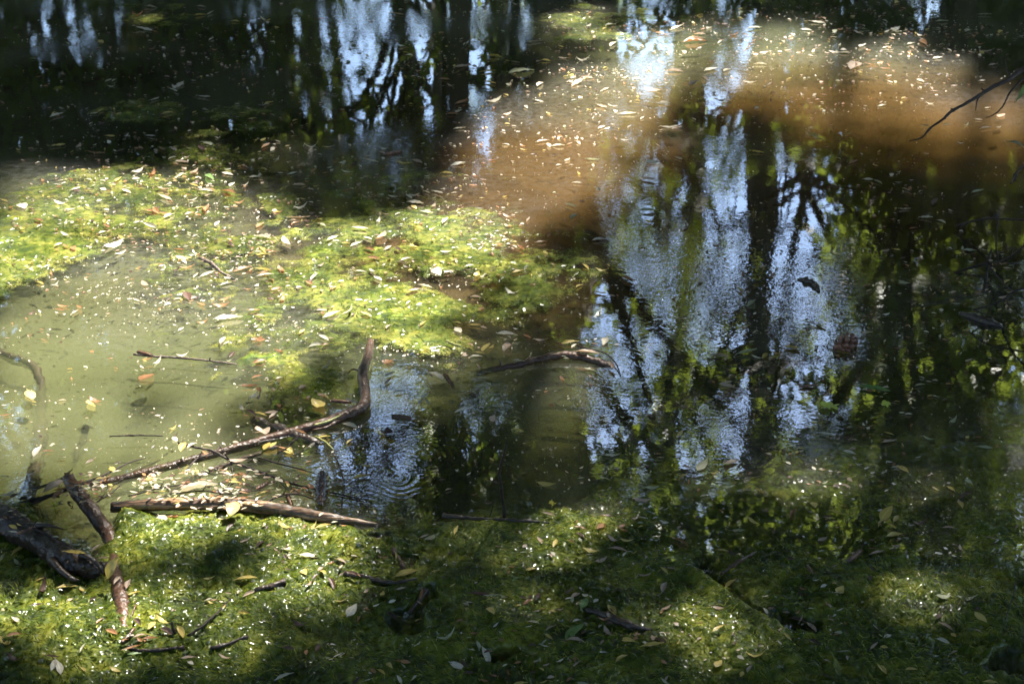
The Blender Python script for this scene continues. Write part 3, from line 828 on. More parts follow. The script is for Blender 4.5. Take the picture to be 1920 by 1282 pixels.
# pale flecks of plant dust on the skin of the water
q, P = scatter([(300, 150, 330, 150, 0, .35), (1700, 420, 250, 200, 0, .35), (1500, 110, 450, 110, 0, 1.6), (1250, 200, 250, 110, 0, 1.0), (1000, 250, 260, 130, 0, .5), (560, 470, 420, 170, 0, 1.0), (200, 420, 300, 150, 0, .6), (250, 720, 330, 160, 0, .25), (350, 280, 300, 80, 0, .4),
                (750, 640, 380, 70, 0, .6), (1200, 780, 300, 150, 0, .35), (1500, 500, 250, 250, 0, .3), (960, 641, 1050, 680, 0, .3), (960, 60, 960, 80, 0, .8), (850, 150, 300, 150, 0, .5)], 24000, 8)
keep = fbm(P[:, 0] * 4 + P[:, 1] * 1.5, P[:, 1] * 9, 91, 4) + .25 * (rng.random(len(P)) - .5) > .5
P = P[keep]
r_ = np.random.default_rng(4)
n = len(P)
P[:, 2] = top_z(P[:, 0], P[:, 1]) + 0.0012
sz = 0.0006 + 0.0022 * r_.random(n) ** 3.5
a = r_.random(n) * np.pi
d1 = np.stack([np.cos(a), np.sin(a), r_.normal(0, .15, n)], 1) * (sz * (1 + 1.5 * r_.random(n)))[:, None]
d2 = np.stack([-np.sin(a), np.cos(a), r_.normal(0, .15, n)], 1) * sz[:, None]
V = np.stack([P - d1, P - d2 * .9 + d1 * .2, P + d1, P + d2], 1).reshape(-1, 3)
nt = NT('plant_dust')
isl = nt.n('ShaderNodeNewGeometry').outputs['Random Per Island']
M_DUST = nt.surf(pbsdf(nt, nt.ramp(isl, [(0.0, (.60, .54, .44)), (0.3, (.42, .36, .26)), (0.6, (.30, .22, .13)), (0.8, (.16, .10, .06)), (0.92, (.05, .035, .02))], 'CONSTANT'), 0.5))
tag(link('floating_dust', mesh_np('floating_dust', V, np.arange(4 * n).reshape(n, 4), False), M_DUST), 'pale flecks of plant dust floating on the pond', 'plant dust', kind='stuff')

# ---------------------------------------------------------------- wood in and on the water
def wood_material(name, a, b, rough=0.4, spec=0.5, grain=(14, 90, 90), bump=0.004, mud=None):
    nt = NT(name)
    pos = nt.coord()
    f = nt.noise(95, 3, 0.65, pos)
    g = nt.noise(17, 2, 0.6, pos)
    col = nt.ramp(nt.math('ADD', nt.math('MULTIPLY', f, .6), nt.math('MULTIPLY', g, .4)), [(0.38, a), (0.62, b)])
    if mud:
        col = nt.mix(nt.ramp(g, [(0.5, 0.0), (0.62, 1.0)]), col, mud)
    return nt.surf(pbsdf(nt, col, rough, nt.bump(f, bump), spec))
M_WET = wood_material('wet_black_wood', (0.012, 0.008, 0.006), (0.045, 0.029, 0.019), 0.36, 0.4)
M_WETBR = wood_material('wet_brown_bark', (0.026, 0.013, 0.007), (0.095, 0.046, 0.024), 0.36, 0.4)
M_TWIG = wood_material('dry_twig_bark', (0.05, 0.034, 0.024), (0.14, 0.10, 0.075), 0.55, 0.4)
M_DARKTWIG = wood_material('dark_twig_bark', (0.014, 0.010, 0.008), (0.038, 0.027, 0.020), 0.6, 0.2)
M_SUBM = wood_material('waterlogged_bark', (0.030, 0.022, 0.014), (0.075, 0.050, 0.030), 0.6, 0.3)
def striped_material():
    nt = NT('weathered_wood')
    tc = nt.n('ShaderNodeTexCoord').outputs['Object']
    mp = nt.n('ShaderNodeMapping'); mp.inputs['Scale'].default_value = (6, 120, 120); nt.l(tc, mp.inputs[0])
    f = nt.noise(1.0, 4, 0.6, mp.outputs[0])
    sp = nt.noise(40, 3, 0.6)
    col = nt.ramp(f, [(0.38, (0.025, 0.014, 0.008)), (0.52, (0.11, 0.062, 0.032)), (0.66, (0.34, 0.21, 0.11))])
    col = nt.mix(nt.ramp(sp, [(0.52, 0.0), (0.62, 0.85)]), col, (0.04, 0.026, 0.018))
    return nt.surf(pbsdf(nt, col, 0.38, nt.bump(f, 0.004), 0.5))
M_LOG = striped_material()

STICK_PX = []      # where the wood shows: u, v, half width in pixels, height
def stick(name, label, pts, rad, mat, cat='stick', spurs=(), rough=0.10, n=None, sides=9, group=None, jag=0.0, lump=0.0, parent=None, seed=None, spur_name='side_twig'):
    """pts: (u, v, height above the water); rad: pixels, one per point or (first, last)"""
    seed = seed if seed is not None else int(pts[0][0] * 7 + pts[0][1])
    r_ = np.random.default_rng(seed)
    w = [at(*p) for p in pts]
    base = w[0]
    if len(rad) == 2 and len(pts) != 2:
        rad = [rad[0] + (rad[1] - rad[0]) * i / (len(pts) - 1) for i in range(len(pts))]
    rm = [r * mm(p[0], p[1]) for r, p in zip(rad, pts)]
    ln = sum((w[i + 1] - w[i]).length for i in range(len(w) - 1))
    n = n or max(8, min(60, int(ln / max(min(rm) * 1.5, 0.006))))
    cv = resample([p - base for p in w], n)
    rr = list(np.interp(np.linspace(0, 1, n), np.linspace(0, 1, len(rm)), rm))
    wob = min(rm) * (0.0 if lump else 0.3)
    cv = [c + Vector((r_.normal(0, wob), r_.normal(0, wob), r_.normal(0, wob * .5))) for c in cv]
    if not lump:
        rr = [r * (1 + r_.normal(0, rough * .8)) for r in rr]
    for i in range(n):
        if r_.random() < .12 and not lump: rr[i] *= 1.22      # knots
    v, f = tube_arrays(cv, rr, sides, rough, seed)
    if jag:
        tip = n * sides
        for e, s0 in ((0, 0), (n - 1, (n - 1) * sides)):
            d = (cv[1] - cv[0]).normalized() * (-1 if e == 0 else 0) + ((cv[-1] - cv[-2]).normalized() if e else Vector())
            for k in range(sides):
                v[s0 + k] += np.array(d) * r_.uniform(-.3, 1) * jag * rr[e]
    if lump:      # furrowed, flaking bark
        cvn = np.array([tuple(c) for c in cv] + [tuple(cv[0]), tuple(cv[-1])])
        idx = np.minimum(np.arange(len(v)) // sides, n + 1)
        from mathutils import noise as mn
        for i in range(n * sides):
            d = v[i] - cvn[idx[i]]
            q = Vector(v[i])
            h = .45 * mn.noise(q * 14 + Vector((seed, 0, 0))) + mn.fractal(q * 46 + Vector((seed, 0, 0)), .6, 2.2, 4)
            v[i] = v[i] + d * h * lump
    o = link(name, mesh_np(name, v, f), mat)
    o.location = base
    for t_ in np.linspace(0, 1, n):
        k_ = t_ * (len(pts) - 1); a_ = min(int(k_), len(pts) - 2); f_ = k_ - a_
        STICK_PX.append([pts[a_][j] + (pts[a_ + 1][j] - pts[a_][j]) * f_ for j in (0, 1)] + [float(np.interp(t_, np.linspace(0, 1, len(rad)), rad)), pts[a_][2] + (pts[a_ + 1][2] - pts[a_][2]) * f_])
    for sp in spurs:
        sp_pts, sp_r = sp
        sw = [at(*p) - base for p in sp_pts]
        m_ = max(5, len(sw) * 4)
        scv = resample(sw, m_)
        sr = [(sp_r * (1 - .7 * i / m_)) * mm(sp_pts[0][0], sp_pts[0][1]) for i in range(m_)]
        link(spur_name, mesh_np(spur_name, *tube_arrays(scv, sr, 6, .12, seed + 3)), mat, o)
    return tag(o, label, cat, group)

# the floating log at the rim of the mat, hollow at its left end
log = stick('log', 'weathered striped log lying along the edge of the near algae mat', [(214, 950, .004), (300, 946, .010), (420, 944, .012), (520, 955, .010), (620, 972, .006), (706, 984, .000)], [9.5, 11, 12, 12, 10, 4], M_LOG, 'log', rough=.03, sides=22, jag=1.0, lump=.12, n=120)
p0, p1 = at(214, 950, .004), at(232, 949, .006)
ax = (p1 - p0).normalized()
v_, f_ = tube_arrays([Vector() - ax * .004, ax * .012, ax * .03], [9.5 * mm(214, 950)] * 2 + [7 * mm(214, 950)], 12, .1, 4, cap=False)
link('hollow', mesh_np('hollow', v_, f_), M_WET, log)
stick('branch_stub', 'brown mud crusted branch stub rising from the water at lower left', [(128, 898, .035), (150, 930, .022), (180, 968, .008), (205, 1005, -.004), (216, 1040, -.01)], [11, 12.5, 13, 13, 12], M_WETBR, 'branch', rough=.05, sides=22, jag=.9, lump=.17, n=90)
stick('bark_log', 'pale brown bark log sunk in the algae at lower left', [(214, 1050, .0), (222, 1100, .008), (232, 1150, .010), (226, 1200, .004)], [12, 14, 14, 11], M_WETBR, 'log', rough=.05, sides=22, jag=.6, lump=.16, n=90)
stump = stick('broken_trunk', 'broken black rotten trunk end jutting in from the left edge', [(-90, 930, .02), (-10, 965, .028), (60, 1005, .026), (110, 1040, .024), (160, 1062, .018), (196, 1068, .010)], [26, 25, 22, 22, 21, 15], M_WET, 'log', rough=.06, sides=30, jag=1.0, lump=.27, n=120)
for k, (q, r0) in enumerate((([(70, 985, .05), (95, 985, .055), (118, 992, .04)], 6), ([(95, 1050, .03), (130, 1082, .02), (150, 1088, .01)], 7), ([(150, 1040, .045), (175, 1050, .04), (192, 1072, .02)], 6))):
    sw = [at(*p) - stump.location for p in q]
    link('splinter', mesh_np('splinter', *tube_arrays(resample(sw, 8), [r0 * mm(100, 1000) * (1 - .85 * i / 8) for i in range(8)], 6, .25, 40 + k)), M_WET, stump)
# long bent branch, half sunken, and its upright end
stick('bent_branch', 'long bent branch running from the lower left up to the algae raft', [(165, 912, -.022), (260, 890, -.018), (360, 862, -.013), (450, 838, -.007), (540, 812, -.001), (600, 795, .006), (645, 780, .012), (672, 768, .014), (682, 760, .014), (685, 750, .014), (684, 728, .014), (680, 700, .016), (690, 665, .014), (695, 640, .002)],
      [8, 8, 8, 8, 8.5, 9, 10, 10, 10, 9.5, 9.5, 9.5, 8, 6], M_WETBR, 'branch', spurs=[([(684, 700, .016), (663, 692, .012), (652, 700, .008)], 2.5), ([(640, 784, .012), (615, 800, .006), (585, 806, .004)], 4.5)], rough=.06, sides=14, n=130, lump=.12)
stick('sunken_branch', 'dark sunken branch forking off the bent branch to the upper left', [(474, 789, -.012), (510, 800, -.008), (550, 816, -.004), (600, 836, -.008)], [9, 10, 10, 9], M_WET, 'branch', rough=.12, spurs=[([(592, 832, -.006), (570, 845, -.012), (545, 858, -.022)], 6)])
stick('sunken_stick', 'thin sunken stick below the bent branch', [(300, 936, -.04), (345, 908, -.028), (395, 882, -.018), (450, 862, -.010), (520, 838, -.004)], [3, 4, 4, 4, 4], M_SUBM)
stick('sunken_stick', 'blurred bowed branch deep under the water at the left edge', [(-30, 645, -.05), (20, 668, -.035), (60, 683, -.04), (76, 720, -.05), (78, 780, -.07), (72, 850, -.07), (62, 900, -.04), (45, 945, -.01)], [5, 5, 7, 9, 10, 12, 13, 12], M_SUBM, 'branch', rough=.10)
stick('sunken_stick', 'short blurred stick end deep under the murky left water', [(163, 800, -.042), (152, 830, -.06), (140, 865, -.08)], [6, 6, 5], M_SUBM)
stick('sunken_stick', 'thin sunken stick reaching to the right of the mud crusted stub', [(200, 915, -.03), (250, 885, -.035), (300, 862, -.045)], [2, 2, 1.5], M_SUBM)
stick('leaning_twig', 'thin twig resting on the mud crusted stub with small leaves', [(40, 945, .004), (90, 930, .010), (140, 912, .022), (200, 888, .016), (240, 868, .010), (272, 858, .004)], [6, 4, 3, 1.6, 1.4, 1], M_DARKTWIG, 'twig', spurs=[([(90, 930, .01), (60, 945, .008), (30, 955, .004)], 4)])
stick('floating_twig', 'straight floating twig tipped with old catkins, left of centre', [(250, 664, .004), (290, 668, .005), (340, 671, .004), (400, 677, .004), (445, 683, .001)], [2.2, 2.2, 2, 1.8, 1.2], M_TWIG, 'twig', spurs=[([(393, 676, .004), (394, 670, .014)], 1.8), ([(285, 667, .005), (283, 673, .002)], 1.6)])
stick('floating_twig', 'short grey crooked stick poking out of the water at left', [(373, 484, .016), (393, 492, .014), (406, 503, .010), (418, 512, .005), (440, 524, -.008)], [3, 3.2, 3, 2.6, 2], M_TWIG, 'twig')
stick('floating_twig', 'very thin dark twig lying level on the murky left water', [(205, 818, .002), (240, 816, .003), (275, 816, .003), (306, 817, .002)], [1.2, 1.5, 1.4, 1], M_DARKTWIG, 'twig')
stick('dead_twig', 'dark dead twig with side shoots crossing the bent branch', [(334, 830, .02), (365, 838, .02), (400, 846, .018), (430, 862, .014), (470, 878, .010), (520, 897, .008), (560, 910, .006), (600, 918, .004), (680, 936, .002)], [1.8, 2, 2, 2.4, 2.2, 2, 2, 1.8, 1.2], M_DARKTWIG, 'twig',
      spurs=[([(430, 862, .014), (420, 848, .03), (411, 834, .045)], 1.8), ([(430, 862, .014), (470, 862, .016), (500, 870, .012)], 1.5), ([(432, 864, .014), (436, 885, .004), (434, 905, -.004)], 1.6), ([(520, 897, .008), (545, 925, .004)], 1.2)])
for lab, pts, r0 in (('thin dark twig crossing under the bent branch, left of the muddy catkin', [(480, 856, .004), (520, 868, .006), (560, 878, .006), (592, 888, .004)], 1.4),
                     ('fine twig rising from the log toward the bent branch', [(400, 938, .016), (425, 915, .024), (452, 896, .026), (470, 880, .024)], 1.4),
                     ('fine dark twig lying over the murky water above the log', [(240, 930, .003), (300, 915, .005), (352, 908, .006), (395, 912, .004)], 1.3),
                     ('sunken twig left of the mud crusted stub', [(20, 930, -.012), (60, 918, -.012), (110, 900, -.016), (135, 880, -.022)], 2.4),
                     ('thin twig slanting over the pocket of water by the rotten trunk', [(170, 950, .014), (190, 935, .018), (212, 922, .02), (228, 905, .02)], 1.2),
                     ('crooked twig lying across the straight part of the bent branch', [(350, 880, .008), (372, 858, .014), (398, 852, .014), (420, 828, .016)], 1.5),
                     ('thin twig poking up left of the bent branch elbow', [(520, 850, .004), (540, 838, .016), (556, 820, .03), (566, 800, .044)], 1.3),
                     ('thin twig floating between the bent branch and the weathered log', [(330, 925, .003), (380, 920, .005), (430, 925, .005), (490, 918, .003)], 1.3),
                     ('dark twig lying on the rotten trunk', [(20, 985, .045), (60, 990, .05), (105, 1010, .05), (140, 1030, .045)], 2.0),
                     ('dark forked twig above the weathered log, right half', [(500, 940, .014), (530, 928, .016), (560, 926, .014), (588, 935, .008)], 1.6)):
    stick('dead_twig', lab, pts, [r0, r0 * 1.1, r0, r0 * .6], M_DARKTWIG, 'twig', spurs=[([pts[1], (pts[1][0] + 8, pts[1][1] - 14, pts[1][2] + .012)], r0 * .8)])
stick('arched_branch', 'brown arched branch breaking the water right of the algae raft', [(895, 700, -.012), (930, 692, -.004), (980, 681, .004), (1020, 671, .008), (1060, 666, .010), (1095, 670, .008), (1125, 680, .002), (1155, 692, -.008), (1180, 700, -.02)], [5, 6, 6.5, 6.5, 7, 7, 7, 6, 4], M_WETBR, 'branch', rough=.12,
      spurs=[([(940, 690, -.002), (938, 680, .008), (936, 672, .012)], 3)])
stick('floating_twig', 'fine curled twig with leaves at the end of the arched branch', [(1078, 646, .01), (1100, 653, .012), (1130, 660, .010), (1150, 675, .008), (1160, 692, .004), (1163, 705, .001)], [1.2, 1.4, 1.4, 1.4, 1.2, 1], M_DARKTWIG, 'twig')
stick('upright_twig', 'bare black twig standing upright in the water at bottom centre', [(946, 970, .0), (944, 950, .03), (940, 915, .075), (936, 885, .118), (945, 852, .165), (950, 828, .20)], [3.4, 3.2, 3, 2.6, 2.2, 1.4], M_DARKTWIG, 'twig')
bpy.data.objects['upright_twig'].data.materials.clear(); bpy.data.objects['upright_twig'].data.materials.append(M_DARKTWIG)
stick('upright_twig', 'tiny twig tip standing left of the upright black twig', [(918, 968, .0), (924, 950, .02), (927, 932, .045)], [1, 1, .7], M_DARKTWIG, 'twig')
stick('upright_twig', 'pale thin twig leaning up beside the brown mud crusted catkin', [(646, 905, .002), (640, 885, .03), (634, 868, .055), (629, 855, .075)], [1.6, 1.5, 1.3, .9], M_TWIG, 'twig')
# overhanging twigs at the right edge
stick('overhanging_twig', 'bare thorny twig reaching in over the water from the upper right', [(1960, 112, .36), (1915, 132, .33), (1890, 150, .32), (1860, 164, .31), (1835, 180, .30), (1810, 195, .29), (1785, 208, .28), (1770, 222, .27), (1745, 240, .25), (1728, 258, .235), (1704, 265, .22)], [4, 3.6, 3, 3, 2.6, 2.4, 2.2, 2, 1.8, 1.3, .8], M_DARKTWIG, 'twig',
      spurs=[([(1897, 144, .32), (1888, 132, .33), (1885, 112, .34)], 1.8), ([(1838, 178, .30), (1832, 190, .29), (1829, 208, .27)], 1.6), ([(1846, 172, .30), (1840, 166, .31)], 2.2), ([(1788, 206, .28), (1782, 203, .285)], 1.8), ([(1742, 242, .25), (1737, 248, .245)], 1.6)])
stick('overhanging_twig', 'fine curved twig hanging below the thorny twig at the right edge', [(1960, 120, .34), (1920, 148, .31), (1895, 172, .29), (1880, 200, .26), (1862, 216, .24), (1848, 221, .235)], [1.6, 1.5, 1.3, 1.1, .9, .6], M_DARKTWIG, 'twig')
stick('dead_twig', 'tangled black twigs standing out of the dark water at the right edge', [(1790, 512, .0), (1820, 502, .01), (1850, 495, .02), (1875, 492, .05), (1900, 478, .10), (1925, 456, .14), (1960, 430, .18)], [2, 2.4, 3, 3, 2, 1.8, 1.5], M_DARKTWIG, 'twig',
      spurs=[([(1852, 494, .02), (1850, 515, .01), (1850, 545, .0)], 3.4), ([(1872, 492, .04), (1868, 465, .09), (1869, 430, .14), (1872, 400, .18)], 2), ([(1852, 494, .03), (1856, 475, .05), (1860, 468, .06)], 3), ([(1855, 500, .02), (1880, 530, .02), (1900, 545, .02), (1925, 552, .03)], 1.8), ([(1875, 493, .04), (1900, 494, .03), (1915, 492, .02)], 1.8)])
stick('dead_twig', 'thin black twig slanting over the dark bark piece at the right edge', [(1826, 580, .03), (1850, 574, .045), (1880, 562, .06), (1905, 545, .075), (1950, 530, .09)], [1.8, 2, 1.8, 1.6, 1.4], M_DARKTWIG, 'twig', spurs=[([(1828, 580, .03), (1850, 592, .01), (1880, 604, .0), (1895, 630, .0)], 1.6)])
stick('dead_twig', 'short black twig with dried buds high at the right edge', [(1790, 424, .01), (1820, 416, .03), (1850, 410, .05), (1890, 411, .08), (1950, 415, .11)], [1.6, 2, 2.6, 2, 1.6], M_DARKTWIG, 'twig', spurs=[([(1866, 410, .06), (1868, 402, .07), (1872, 404, .06)], 5), ([(1868, 411, .06), (1869, 440, .04)], 1.5), ([(1815, 417, .03), (1800, 428, .01)], 3)])
stick('dead_twig', 'black twig with a dried bud hanging above the budded twig at right', [(1895, 345, .10), (1905, 325, .11), (1930, 300, .13)], [1.3, 1.6, 1.4], M_DARKTWIG, 'twig', spurs=[([(1904, 326, .11), (1902, 340, .09)], 4.5)])
stick('bark_piece', 'dark wet piece of bark floating at the right edge', [(1800, 588, -.004), (1830, 597, .004), (1862, 607, .003), (1885, 617, -.006)], [5, 8, 7, 2], M_WET, 'bark', rough=.18)
stick('bark_piece', 'dark bent bark strip floating right of the bright sky reflection', [(1496, 524, .0), (1512, 526, .004), (1526, 532, .004), (1536, 546, .001)], [4, 6, 6, 3], M_WET, 'bark', rough=.2)
stick('bark_piece', 'small dark bark strip floating above the ripples', [(738, 780, .001), (752, 782, .002), (771, 784, .001)], [4, 4.5, 4], M_WETBR, 'bark', rough=.2)
# bits of wood in the near mat
MATW = [([(1352, 1076, .008), (1368, 1064, .010), (1392, 1048, .012), (1418, 1034, .008)], [2, 3.2, 3.6, 1.5], M_WETBR, 'glinting straight twig on the algae right of the mat crack'),
        ([(1100, 1142, .004), (1130, 1152, .010), (1165, 1166, .012), (1200, 1176, .008), (1222, 1180, .0)], [6, 7, 7, 5, 3], M_WET, 'dark rotten branch half buried in the mat, bottom centre right'),
        ([(735, 1028, .006), (745, 1045, .008), (758, 1066, .004)], [5, 6, 5], M_WETBR, 'stubby twig sunk in the mat left of the green hummock'),
        ([(645, 1075, .004), (680, 1080, .008), (730, 1092, .008), (780, 1086, .004)], [5, 4, 4, 3], M_WET, 'dark stick in the mat below the sunlit algae'),
        ([(478, 1106, .006), (505, 1100, .010), (536, 1090, .008)], [4, 5, 6], M_WET, 'black stick stub on the mat left of the sunlit algae'),
        ([(352, 1192, .006), (380, 1172, .014), (410, 1145, .018), (432, 1122, .016)], [2.5, 2.2, 2, 1.2], M_DARKTWIG, 'thin dark twig leaning over the mat at lower left'),
        ([(330, 1190, .004), (325, 1178, .02), (322, 1165, .035)], [3, 3, 2], M_WET, 'tiny black stub standing in the mat at lower left'),
        ([(235, 1210, .004), (260, 1218, .006), (300, 1217, .006), (345, 1212, .004)], [3, 3, 3, 3], M_WET, 'dark stick lying flat below the sunken bark log'),
        ([(226, 1205, .006), (240, 1192, .012), (252, 1178, .012)], [2.5, 3, 2.5], M_WETBR, 'short brown twig beside the foot of the bark log'),
        ([(243, 1160, .006), (250, 1145, .012), (256, 1130, .012)], [1.6, 2, 1.6], M_WETBR, 'small reddish twig right of the bark log'),
        ([(395, 1215, .004), (430, 1205, .008), (465, 1192, .006)], [4, 3, 2], M_WET, 'black stick in the mat right of the leaf pile, lower left'),
        ([(830, 966, .008), (900, 972, .008), (970, 975, .008), (1030, 980, .004)], [4, 3, 3, 2], M_WET, 'dark stick along the mat edge at the foot of the upright twig'),
        ([(1885, 1160, .03), (1898, 1120, .03), (1905, 1090, .02)], [1, 1.2, .8], M_DARKTWIG, 'hair thin twig standing at the lower right edge'),
        ([(765, 1150, .004), (785, 1125, .01), (800, 1105, .008)], [3, 4, 5], M_WET, 'black twig sticking out of the water hole in the mat')]
for pts, rad, m_, lab in MATW:
    zt = top_z([at(p[0], p[1]).x for p in pts], [at(p[0], p[1]).y for p in pts])
    stick('mat_twig', lab, [(p[0], p[1], p[2] + float(z) * .6) for p, z in zip(pts, zt)], rad, m_, 'twig', rough=.18)

# ---------------------------------------------------------------- catkins and the pine cone
def simple_mat(name, a, b, rough=.5, scale=60, spec=.5, tr=None):
    nt = NT(name)
    f = nt.noise(scale, 3, .6)
    p = pbsdf(nt, nt.ramp(f, [(.38, a), (.62, b)]), rough, nt.bump(f, .002), spec)
    if tr:
        t = nt.n('ShaderNodeBsdfTranslucent'); t.inputs[0].default_value = (*tr, 1)
        return nt.surf(nt.mixsh(.35, p, t.outputs[0]))
    return nt.surf(p)
M_CATKIN = simple_mat('brown_catkin', (.06, .03, .018), (.24, .12, .07), .4)
M_CATMUD = simple_mat('muddy_catkin', (.022, .014, .010), (.085, .052, .036), .22, 90, .7)
M_CATGREEN = simple_mat('green_catkin', (.16, .17, .04), (.34, .32, .10), .5)
M_SPRIG = simple_mat('yellow_sprig', (.26, .26, .03), (.42, .36, .05), .5, 60, .4, (.4, .36, .04))
def catkin(label, a, b, r_px, mat, z=0.006, name='catkin', bend=0.0, n=60, z2=None):
    r_ = np.random.default_rng(int(a[0] + a[1]))
    p0, p1 = at(a[0], a[1], z), at(b[0], b[1], z if z2 is None else z2)
    rad = r_px * mm(*a)
    side = (p1 - p0).cross(Vector((0, 0, 1))).normalized()
    cv = resample([Vector(), (p1 - p0) * .5 + side * bend * (p1 - p0).length, p1 - p0], 12)
    prof = [.35, .8, 1, 1, 1, 1, 1, 1, .95, .85, .6, .2]
    parts = [tube_arrays(cv, [rad * .62 * q for q in prof], 8, .15, 3)]
    ax = (p1 - p0).normalized()
    for k in range(n):       # bracts in a spiral
        t = (k + .5) / n
        c = cv[min(11, int(t * 11.99))].lerp(cv[min(11, int(t * 11.99) + 1)], (t * 11.99) % 1)
        q = np.interp(t, np.linspace(0, 1, 12), prof) * rad
        an = k * 2.4
        o1 = ax.orthogonal().normalized(); o2 = ax.cross(o1)
        d = (o1 * math.cos(an) + o2 * math.sin(an)); s_ = ax.cross(d)
        w = rad * r_.uniform(.45, .65)
        base = c + d * q * .5
        parts.append((np.array([tuple(base - s_ * w * .6), tuple(base + ax * w * .4 + d * q * .3 - s_ * w * .4), tuple(base + ax * w * .9 + d * q * r_.uniform(.5, .75)), tuple(base + ax * w * .4 + d * q * .3 + s_ * w * .4), tuple(base + s_ * w * .6), tuple(base + d * q * .25 + ax * w * .1)]),
                      np.array([[0, 1, 2, 5], [5, 2, 3, 4]])))
    o = link(name, mesh_np(name, *join_arrays(parts), smooth=False), mat)
    o.location = p0
    return tag(o, label, 'catkin')
catkin('fat mud crusted catkin sticking out of the water left of the ripples', (601, 946), (604, 890), 12, M_CATMUD, .010, z2=.022, n=110)
catkin('reddish brown catkin floating left of the bent branch tip', (620, 751), (656, 754), 5.2, M_CATKIN, n=70)
catkin('brown catkin floating below the algae raft, at the tip of a pale leaf', (832, 700), (849, 722), 5, M_CATKIN)
catkin('reddish dried flower head on the dark mat, right of the crack', (1589, 1052), (1614, 1032), 5.5, M_CATKIN, .012)
catkin('small reddish dried flower head left of the larger one on the dark mat', (1513, 1058), (1524, 1074), 3.6, M_CATKIN, .010, n=36)
catkin('broken brown catkin floating below the pine cone', (1497, 725), (1534, 721), 3.6, M_CATKIN, .004, n=40)
catkin('pale catkin at the left end of the straight floating twig', (256, 659), (284, 666), 5, M_CATKIN, .008)
catkin('reddish catkin floating at upper middle, left of the brown water', (719, 290), (752, 283), 4, M_CATKIN, .004, n=40)
catkin('green catkin lying on the elbow of the bent branch', (588, 797), (640, 777), 3.2, M_CATGREEN, .024, bend=.08, n=50)
catkin('green catkin stalk floating below the bent branch', (590, 817), (625, 842), 2.6, M_CATGREEN, .004, bend=-.05, n=40)
catkin('yellowish catkin at the right rim of the algae raft', (836, 638), (868, 650), 4, M_CATGREEN, .006, bend=.06)
catkin('pale curved catkin in the algae raft left of centre', (641, 590), (659, 571), 3.4, M_CATGREEN, .012, bend=.15, n=36)
catkin('brown frayed catkin among leaves above the log, right end', (536, 924), (546, 946), 5, M_CATKIN, .010)
catkin('brown frayed catkin among leaves above the log, left end', (480, 917), (502, 905), 5, M_CATKIN, .012)
catkin('brown catkin lying on the mat edge left of the log', (30, 1000), (75, 985), 4, M_CATKIN, .05, n=40)
def sprig(label, u, v, r_px, z=.012):
    r_ = np.random.default_rng(int(u))
    c = at(u, v, z); s = r_px * mm(u, v)
    parts = []
    for k in range(9):
        a = k / 9 * 2 * math.pi + r_.normal(0, .2)
        d = Vector((math.cos(a), math.sin(a), r_.uniform(.3, .9))).normalized() * s * r_.uniform(.7, 1.1)
        sd = d.cross(Vector((0, 0, 1))).normalized() * s * .16
        m = d * .55
        parts.append((np.array([(0, 0, 0), tuple(m + sd), tuple(d), tuple(m - sd)]), np.array([[0, 1, 2, 3]])))
    parts.append(tube_arrays([Vector((0, 0, -.012)), Vector((0, 0, 0)), Vector((0, 0, .004))], [s * .12] * 3, 6))
    o = link('sprig', mesh_np('sprig', *join_arrays(parts), smooth=False), M_SPRIG)
    o.location = c
    return tag(o, label, 'sprig')
sprig('yellow green tuft of leaflets on the dark mat at lower right', 1590, 966, 14)
sprig('yellow green tuft of leaflets on the rotten trunk at left', 103, 950, 14, .05)
sprig('tiny yellow tuft of leaflets at the right edge of the mat', 1912, 985, 12)
sprig('green tuft of leaflets at the mat edge right of the upright twig', 1035, 945, 11)

